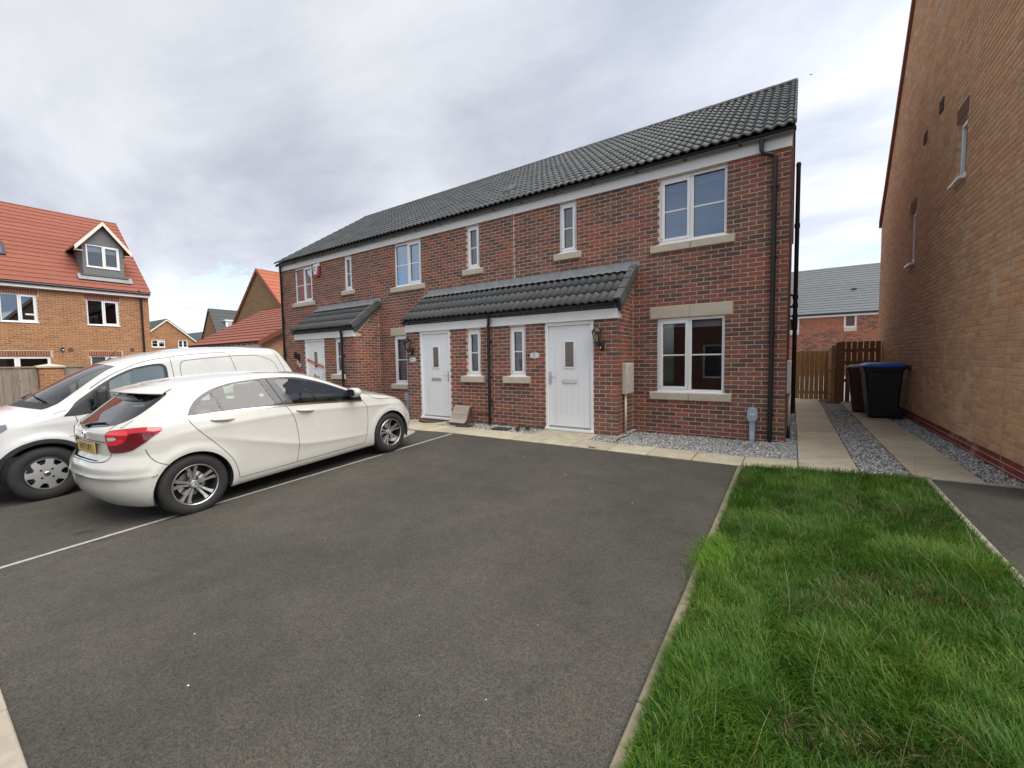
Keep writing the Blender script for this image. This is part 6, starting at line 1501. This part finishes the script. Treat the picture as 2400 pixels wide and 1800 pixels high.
    ribbon(B, t, 'chrome_strip', [(.005, 1.026), (.5, 1.020), (1.0, .998), (1.6, .954), (2.165, .898)], .020, 'chrome', .004)
    ribbon(B, t, 'window_seal', [(1.03, 1.005), (.985, 1.16), (.925, 1.345)], .010, 'seam', .001, smooth=False)
    for pts in ([(.0, .655), (.25, .652), (.45, .668), (.515, .70), (.53, .75)], [(.60, .99), (.615, 1.0), (.62, 1.05)], [(.49, .97), (.50, 1.0), (.515, 1.02)]): ribbon(B, t, 'hatch_seam', pts, .007, 'seam', .0015, 'rear')
    ribbon(B, t, 'rear_crease', [(0, .86), (.3, .858), (.46, .85)], .010, 'seam', .0005, 'rear')
    # spoiler: wedge over the back glass
    mb = MB(); N_ = 24; rows = []
    for k, (back, zz) in enumerate(((.13, .012), (.0, .006), (-.105, -.022), (-.118, -.034), (-.10, -.045), (.06, -.028))):
        row = []
        for i in range(N_ + 1):
            y = -.575 + 1.15*i/N_; x = B.rear_pt(y*1.0, 1.30) ; crn = .02*(1 - (y/.6)**2); e = 1 - .55*(abs(y)/.575)**6
            row.append((x + (back if back > 0 else back*e), y, 1.318 + crn + zz + (.03 if back > .1 else 0)*.6 - .012*(abs(y)/.575)**4))
        rows.append(row)
    k = N_ + 1; mb.add([p for r_ in rows for p in r_], [(i*k+j, (i+1)*k+j, (i+1)*k+j+1, i*k+j+1) for i in range(len(rows)-1) for j in range(N_)]); so = build(mb, 'spoiler', 'car_white', t, smooth=True); smooth_angle(so, 45)
    mb = MB()
    for i in range(12):
        y0, y1 = -.30 + .05*i, -.30 + .05*(i+1); mb.add([(B.rear_pt(y0, 1.28) - .075, y0, 1.272), (B.rear_pt(y1, 1.28) - .075, y1, 1.272), (B.rear_pt(y1, 1.25) - .012, y1, 1.235), (B.rear_pt(y0, 1.25) - .012, y0, 1.235)], [(0, 1, 2, 3)])
    build(mb, 'spoiler_underside', 'car_black', t)
    # number plate, badge, wiper
    xp = B.rear_pt(0, .77) + .012; Fp = Frame((xp, 0, .72), (0, -1, 0), (-1, 0, 0))
    mb = MB(); mb.fbox(Fp, -.26, .26, 0, .112, 0, .010); po = build(mb, 'number_plate', 'plate_yellow', t); bevel(po, .006, 2)
    text_mesh('plate_lettering', 'EV17 UFY', .088, 'sign_ink', po, Fp, 0, .056, .0105)
    xb = B.rear_pt(0, .915); mb = MB(); mb.lathe([(.045, .002), (.045, .010), (.038, .010), (.038, .002)], lambda a, b, h: (xb - h, a, .915 + b), 28)
    for k in range(3):
        a = math.pi/2 + 2*math.pi*k/3; f = lambda p, q, h: (xb - h, p, .915 + q); tp = (.040*math.cos(a), .040*math.sin(a)); l_ = (.008*math.cos(a+1.05), .008*math.sin(a+1.05)); r_ = (.008*math.cos(a-1.05), .008*math.sin(a-1.05)); mb.add([f(*tp, .006), f(*l_, .006), f(0, 0, .012), f(*r_, .006)], [(0, 2, 1), (0, 3, 2)])
    build(mb, 'star_badge', 'chrome', t)
    mb = MB(); mb.tube([(B.rear_pt(0, .99) - .015, 0, .99), (B.rear_pt(.05, 1.015) - .02, -.05, 1.008), (B.rear_pt(.3, 1.03) - .012, -.34, 1.03)], [.014, .012, .006], 8); build(mb, 'wiper', 'black_plastic', t, smooth=True)
    # lower diffuser
    mb = MB(); 
    for i in range(24):
        y0, y1 = -.56 + 1.12*i/24, -.56 + 1.12*(i+1)/24; zz = lambda y: .25 + .03*(1 - (y/.56)**2)
        mb.add([(B.rear_pt(y0, .27) + .004, y0, zz(y0) + .015), (B.rear_pt(y1, .27) + .004, y1, zz(y1) + .015), (B.rear_pt(y1, .2) + .09, y1, .17), (B.rear_pt(y0, .2) + .09, y0, .17)], [(3, 2, 1, 0)])
    build(mb, 'rear_diffuser', 'car_trim', t)
    # door handles
    for (x0, z0, x1, z1_) in ((.20, .965, .43, .940), (1.15, .918, 1.38, .884)):
        for sg in (1, -1):
            mb = MB(); P = []
            for i in range(9):
                q = i/8; x = x0 + (x1-x0)*q; z = z0 + (z1_-z0)*q; o_ = .028*math.sin(math.pi*min(max(q*1.15 - .05, 0.02), .98))**.5; P.append((x, sg*(B.side_pt(x, z) + o_), z))
            mb.tube(P, [.008, .013, .015, .016, .016, .016, .015, .013, .006], 8); ho = build(mb, 'door_handle', 'car_white', t, smooth=True)
            mb = MB(); cx, cz = x0 + (x1-x0)*.42, z0 + (z1_-z0)*.42 - .004; mb.add([(cx + .085*math.cos(a), sg*(B.side_pt(cx + .085*math.cos(a), cz + .026*math.sin(a)) + .0012), cz + .026*math.sin(a)) for a in np.linspace(0, 2*math.pi, 24, endpoint=False)], [tuple(range(24))]); build(mb, 'handle_recess', 'meter_box', ho)
    # mirrors
    for sg in (1, -1):
        mb = MB(); n1_, n2_ = 10, 14; vs = []
        yb = B.side_pt(1.98, 1.0)
        for i in range(n1_ + 1):
            a = math.pi*i/n1_ - math.pi/2
            for j in range(n2_):
                b = 2*math.pi*j/n2_; c_ = math.cos(a); sx = math.copysign(abs(math.sin(a))**.7, math.sin(a))
                vs.append((1.965 + (.085 if sx > 0 else .05)*sx, sg*(yb + .115 + .105*c_**.6*math.copysign(abs(math.cos(b))**.8, math.cos(b))), 1.045 + .068*c_**.6*math.copysign(abs(math.sin(b))**.8, math.sin(b))))
        fs = [(i*n2_+j, i*n2_+(j+1) % n2_, (i+1)*n2_+(j+1) % n2_, (i+1)*n2_+j) for i in range(n1_) for j in range(n2_)]; mb.add(vs, fs if sg > 0 else [q[::-1] for q in fs]); mo = build(mb, 'door_mirror', 'car_white', t, smooth=True)
        mb = MB(); mb.add([(1.908, sg*(yb + .115 + .088*math.copysign(abs(math.cos(b))**.7, math.cos(b))), 1.045 + .052*math.copysign(abs(math.sin(b))**.7, math.sin(b))) for b in np.linspace(0, 2*math.pi, 28, endpoint=False)], [tuple(range(28))]); build(mb, 'mirror_glass', 'mirror_glass', mo)
        mb = MB(); mb.tube([(1.99, sg*(yb - .02), .965), (1.975, sg*(yb + .06), 1.0)], .024, 8); build(mb, 'mirror_stem', 'car_black', mo, smooth=True)
        mb = MB(); mb.tube([(1.98, sg*(yb + .225), 1.03), (2.03, sg*(yb + .19), 1.025), (2.045, sg*(yb + .10), 1.02)], .008, 6); build(mb, 'indicator', 'lamp_clear', mo)
    # headlamps, grille
    for sg in (1, -1):
        mb = MB(); g = []
        for i in range(13):
            for j in range(7):
                p, q = i/12, j/6; x = 3.03 + .20*p; zt = .782 - .10*p*.8; zb_ = .775 - .235*p**.75; z = zb_ + (zt - zb_)*q; y = B.side_pt(x, z); g.append((x, sg*(y + .004), z))
        fs = [(i*7+j, i*7+j+1, (i+1)*7+j+1, (i+1)*7+j) for i in range(12) for j in range(6)]; mb.add(g, fs if sg > 0 else [a[::-1] for a in fs]); build(mb, 'headlamp', 'headlamp', t, smooth=True)
    mb = MB(); mb.box(3.40, 3.47, -.42, .42, .40, .60); o = build(mb, 'grille', 'car_black', t); bevel(o, .03, 3)
    mb = MB(); mb.prism([(3.0, .165), (3.30, .165), (3.53, .20), (3.54, .225), (3.30, .215), (3.0, .20)], lambda p, q, k: (p - .30*(abs(k)/.84)**3, k, q), -.84, .84); build(mb, 'front_lip', 'car_white', t)
    # rubber, floor, cabin
    for x in (0.0, 2.68):
        for sg in (1, -1): wheel(t, x, sg*.772, .318, .212, .205, 'twin', sg)
        arch_liner(t, x, .316, .356, .872, .56)
    mb = MB(); mb.box(-.28, 3.2, -.72, .72, .21, .25); mb.box(.36, 2.32, -.72, .72, .24, .42); build(mb, 'underbody', 'cabin', t)
    cabin(t, (1.25,), (-.37, .37), .50, 1.135, 2.02, -.37, .96)
    for sg in (-.42, .42):
        rounded_box(t, 'seat_back', 'seat', (.28, sg, .78), (.16, .58, .58), .06, .25); rounded_box(t, 'headrest', 'seat', (.13, sg, 1.135), (.09, .27, .15), .04, .15)
    rounded_box(t, 'parcel_shelf', 'cabin', (-.10, 0, .95), (.5, 1.2, .03), .01)
    mb = MB()
    for sg in (1, -1):
        mb.box(.5, 2.2, sg*.78 - .02, sg*.78 + .02, .3, .95)
    build(mb, 'door_lining', 'cabin', t)
    return t
hatchback()

# ---- white panel van, nose to the camera
def van():
    O = Vector((-8.548, -4.168, -.137)); s = 1.03
    t = thing('panel_van', O, 'white panel van with steel wheel covers parked behind the hatchback', 'van', None, rot=(0, .036, R(-90))); t.scale = (s, s, s)
    rail = interp([(-.65, 1.60), (-.45, 1.70), (-.30, 1.755), (-.1, 1.778), (.5, 1.79), (1.0, 1.775), (1.30, 1.745), (1.63, 1.685), (1.85, 1.605), (2.0, 1.53), (2.15, 1.415), (2.35, 1.245), (2.52, 1.115), (2.65, 1.075), (2.85, 1.045), (3.05, .985), (3.2, .90), (3.35, .78), (3.5, .70)])
    side = interp([(.20, .85), (.28, .875), (.45, .888), (.62, .896), (.80, .896), (.95, .886), (1.05, .872), (1.2, .838), (1.4, .790), (1.6, .748), (1.8, .70)])
    lw = interp([(-.6, .97), (0, 1.0), (2.2, 1.0), (2.8, .985), (3.3, .93)])
    xr = interp([(.2, -.60), (.4, -.66), (.8, -.66), (1.1, -.62), (1.35, -.53), (1.6, -.40), (1.75, -.30), (1.8, -.25)])
    xf = interp([(.2, 3.36), (.32, 3.44), (.5, 3.47), (.62, 3.45), (.75, 3.42), (.88, 3.36), (1.0, 3.25), (1.15, 3.1), (1.8, 2.9)])
    z1 = interp([(-.6, .98), (2.0, .94), (3.3, .90)]); a1 = interp([(-.6, .006), (2.3, .010), (2.9, .006), (3.3, 0)])
    z2 = interp([(-.6, .52), (3.3, .52)]); a2 = interp([(-.6, .006), (2.2, .006), (2.6, 0), (3.3, 0)])
    fl = lambda x, z: .030*np.exp(-(np.maximum(0, np.abs(np.hypot(x - 2.73, z - .325) - .41) - .02)/.06)**2) + .026*np.exp(-(np.maximum(0, np.abs(np.hypot(x, z - .325) - .41) - .02)/.06)**2)
    zb = interp([(-.7, .30), (-.4, .24), (2.3, .24), (3.0, .22), (3.5, .25)])
    def toplab(x, t_):
        if 1.93 < x < 2.53 and t_ < .95: return ('windscreen', 'car_glass')
        if 2.53 <= x < 2.62 and t_ < .93: return ('scuttle', 'car_trim')
        return None
    B = Body(rail=rail, side=side, lw=lw, xr=xr, xf=xf, Dr=.22, Df=.62, nr=3.2, nf=2.5, creases=[(z1, a1, .06), (z2, a2, .04)], flare=fl, fil=.10, zb=zb, tol=.009,
             crown=interp([(-.7, .03), (1.0, .05), (1.8, .05), (2.3, .06), (2.8, .06), (3.4, .03)]), bow=interp([(-.7, 0), (1.5, .0), (1.95, .10), (2.5, .26), (2.9, .12), (3.4, 0)]), toplab=toplab)
    circ = lambda cx, r_, z0=.325: [(cx + r_*math.cos(a), z0 + r_*math.sin(a)) for a in np.linspace(0, 2*math.pi, 48, endpoint=False)]
    dlo = smooth_poly([(2.545, .99), (2.50, 1.03), (2.41, 1.15), (2.31, 1.232), (2.10, 1.392), (1.95, 1.482), (1.79, 1.552), (1.6, 1.59), (1.48, 1.595), (1.435, 1.57), (1.415, 1.5), (1.42, 1.20)], 5, False) + [(1.43, 1.06), (2.0, 1.03), (2.4, .985)]
    fgl = [(2.29, 1.205), (2.10, 1.352), (2.105, 1.06), (2.30, 1.025)]
    mgl = [(2.065, 1.385), (1.94, 1.455), (1.79, 1.525), (1.6, 1.562), (1.485, 1.566), (1.455, 1.54), (1.45, 1.10), (2.075, 1.065)]
    bump = [(3.6, .585), (3.02, .582), (2.9, .58), (2.9, .2), (3.6, .2)]
    bumpr = [(-.8, .55), (-.36, .55), (-.36, .2), (-.8, .2)]
    trim_f = circ(2.73, .425); trim_r = circ(0, .425)
    shell(B, t, 'van_white', (18, 130, 34), 60, [('rear_arch', circ(0, .372)), ('front_arch', circ(2.73, .372))],
          [('wheel_arch_trim', [p for p in trim_f], 'car_trim', -.006), ('wheel_arch_trim', trim_r, 'car_trim', -.006), ('bumper', bump, 'car_trim', 0.0), ('rear_bumper', bumpr, 'car_trim', 0.0), ('window_trim', dlo, 'car_trim', .004), ('quarter_window', fgl, 'van_glass', .007), ('front_side_window', mgl, 'van_glass', .007)])
    # remaining front bumper wraps round the nose
    mb = MB(); n = 24; rows = []
    for z in (.24, .34, .46, .585):
        row = []
        for i in range(n + 1):
            u = 2.0 + 1.0*i/n; x, yf = B.plan(np.array(u), np.array(z)); row.append((float(x) + .006, float(B.half(x, np.array(z))*yf) + .006*float(yf), z))
        rows.append([(x, -y, z_) for x, y, z_ in row] + [(x, y, z_) for x, y, z_ in row[::-1]])
    k = len(rows[0]); mb.add([p for r_ in rows for p in r_], [(i*k+j, i*k+j+1, (i+1)*k+j+1, (i+1)*k+j) for i in range(3) for j in range(k-1)]); build(mb, 'front_bumper', 'car_trim', t, smooth=True)
    for nm, pts in (('door_seam', [(2.43, .985), (2.415, .88), (2.41, .8), (2.40, .6), (2.33, .42), (2.22, .28)]), ('door_seam', [(1.36, 1.69), (1.352, 1.5), (1.348, 1.3), (1.35, .9), (1.34, .3)]), ('roof_seam', [(2.25, 1.31), (2.05, 1.46), (1.85, 1.56), (1.66, 1.635), (1.36, 1.687), (1.0, 1.722), (.684, 1.733), (.61, 1.72), (.565, 1.672), (.505, 1.405), (.47, 1.2), (.46, .4)]),
                    ('panel_press', [(1.258, 1.10), (1.258, 1.385), (1.25, 1.565), (1.22, 1.60), (1.16, 1.628), (.57, 1.670), (.187, 1.668), (.05, 1.63), (-.09, 1.558), (-.15, 1.44), (-.19, 1.30), (-.20, 1.1)]), ('rear_seam', [(-.13, 1.76), (-.20, 1.60), (-.29, 1.343), (-.33, 1.1), (-.34, .6)]), ('bonnet_seam', [(2.62, 1.035), (2.50, 1.07)]), ('slider_rail', [(.45, 1.02), (-.3, 1.02)])):
        ribbon(B, t, nm, pts, .008, 'seam', .0015)
    # pressed recess inside the panels is read from the seam; headlamps
    for sg in (1, -1):
        mb = MB(); g = []
        for i in range(12):
            for j in range(7):
                p, q = i/11, j/6; x = 2.985 + .30*p; zt = .965 - .05*p; zb_ = .915 - .16*p**.8; z = zb_ + (zt - zb_)*q; g.append((x, sg*(B.side_pt(x, z) + .005), z))
        fs = [(i*7+j, i*7+j+1, (i+1)*7+j+1, (i+1)*7+j) for i in range(11) for j in range(6)]; mb.add(g, fs if sg > 0 else [a[::-1] for a in fs]); build(mb, 'headlamp', 'headlamp', t, smooth=True)
        mb = MB(); mb.add([(2.478 + .034*math.cos(a), sg*(B.side_pt(2.478, .745) + .008), .745 + .014*math.sin(a)) for a in np.linspace(0, 2*math.pi, 16, endpoint=False)], [tuple(range(16))]); build(mb, 'side_repeater', 'lamp_clear', t)
        # mirror
        yb = B.side_pt(2.25, 1.1); o = rounded_box(t, 'door_mirror', 'car_trim', (2.20, sg*(yb + .13), 1.19), (.12, .20, .24), .045); mb = MB(); mb.tube([(2.24, sg*(yb - .02), 1.06), (2.22, sg*(yb + .08), 1.10)], .03, 8); build(mb, 'mirror_stem', 'car_trim', t)
    for (x0, z0, x1, z1_) in ((1.52, .93, 1.74, .93),):
        for sg in (1, -1):
            mb = MB(); mb.tube([(x0 + (x1-x0)*q, sg*(B.side_pt(x0, z0) + .03*math.sin(math.pi*(.1 + .8*q))), z0) for q in np.linspace(0, 1, 7)], .016, 8); build(mb, 'door_handle', 'car_trim', t, smooth=True)
    # wipers and aerial
    for y0, y1 in ((.55, -.05), (-.10, -.62)):
        mb = MB(); f = lambda y, e: (2.50 + .24*(1 - (y/.80)**2) - e*.75, y, 1.13 + .062*(1 - (y/.8)**2) + e*.72 + .02)
        mb.tube([f(y0, .0), f((y0+y1)/2, .05), f(y1, .10)], [.012, .008, .007], 6); build(mb, 'wiper', 'black_plastic', t, smooth=True)
    mb = MB(); mb.tube([(1.90, 0, 1.655), (1.86, 0, 1.70), (1.74, 0, 1.86)], [.012, .006, .004], 6); mb.prism([(1.98, 1.605), (1.84, 1.66), (1.82, 1.64)], lambda p, q, k: (p, k, q), -.03, .03); build(mb, 'aerial', 'black_plastic', t)
    for x in (0.0, 2.73):
        for sg in (1, -1): wheel(t, x, sg*.785, .325, .200, .205, 'cover', sg)
        arch_liner(t, x, .325, .376, .885, .55)
    mb = MB(); mb.box(-.5, 3.2, -.80, .80, .24, .30); build(mb, 'underbody', 'cabin', t)
    mb = MB(); mb.box(1.22, 1.26, -.66, .66, .3, 1.70); build(mb, 'bulkhead', 'blind', t)
    cabin(t, (1.42,), (-.42, .42), .72, 1.36, 2.28, -.42, 1.12)
    return t
van()
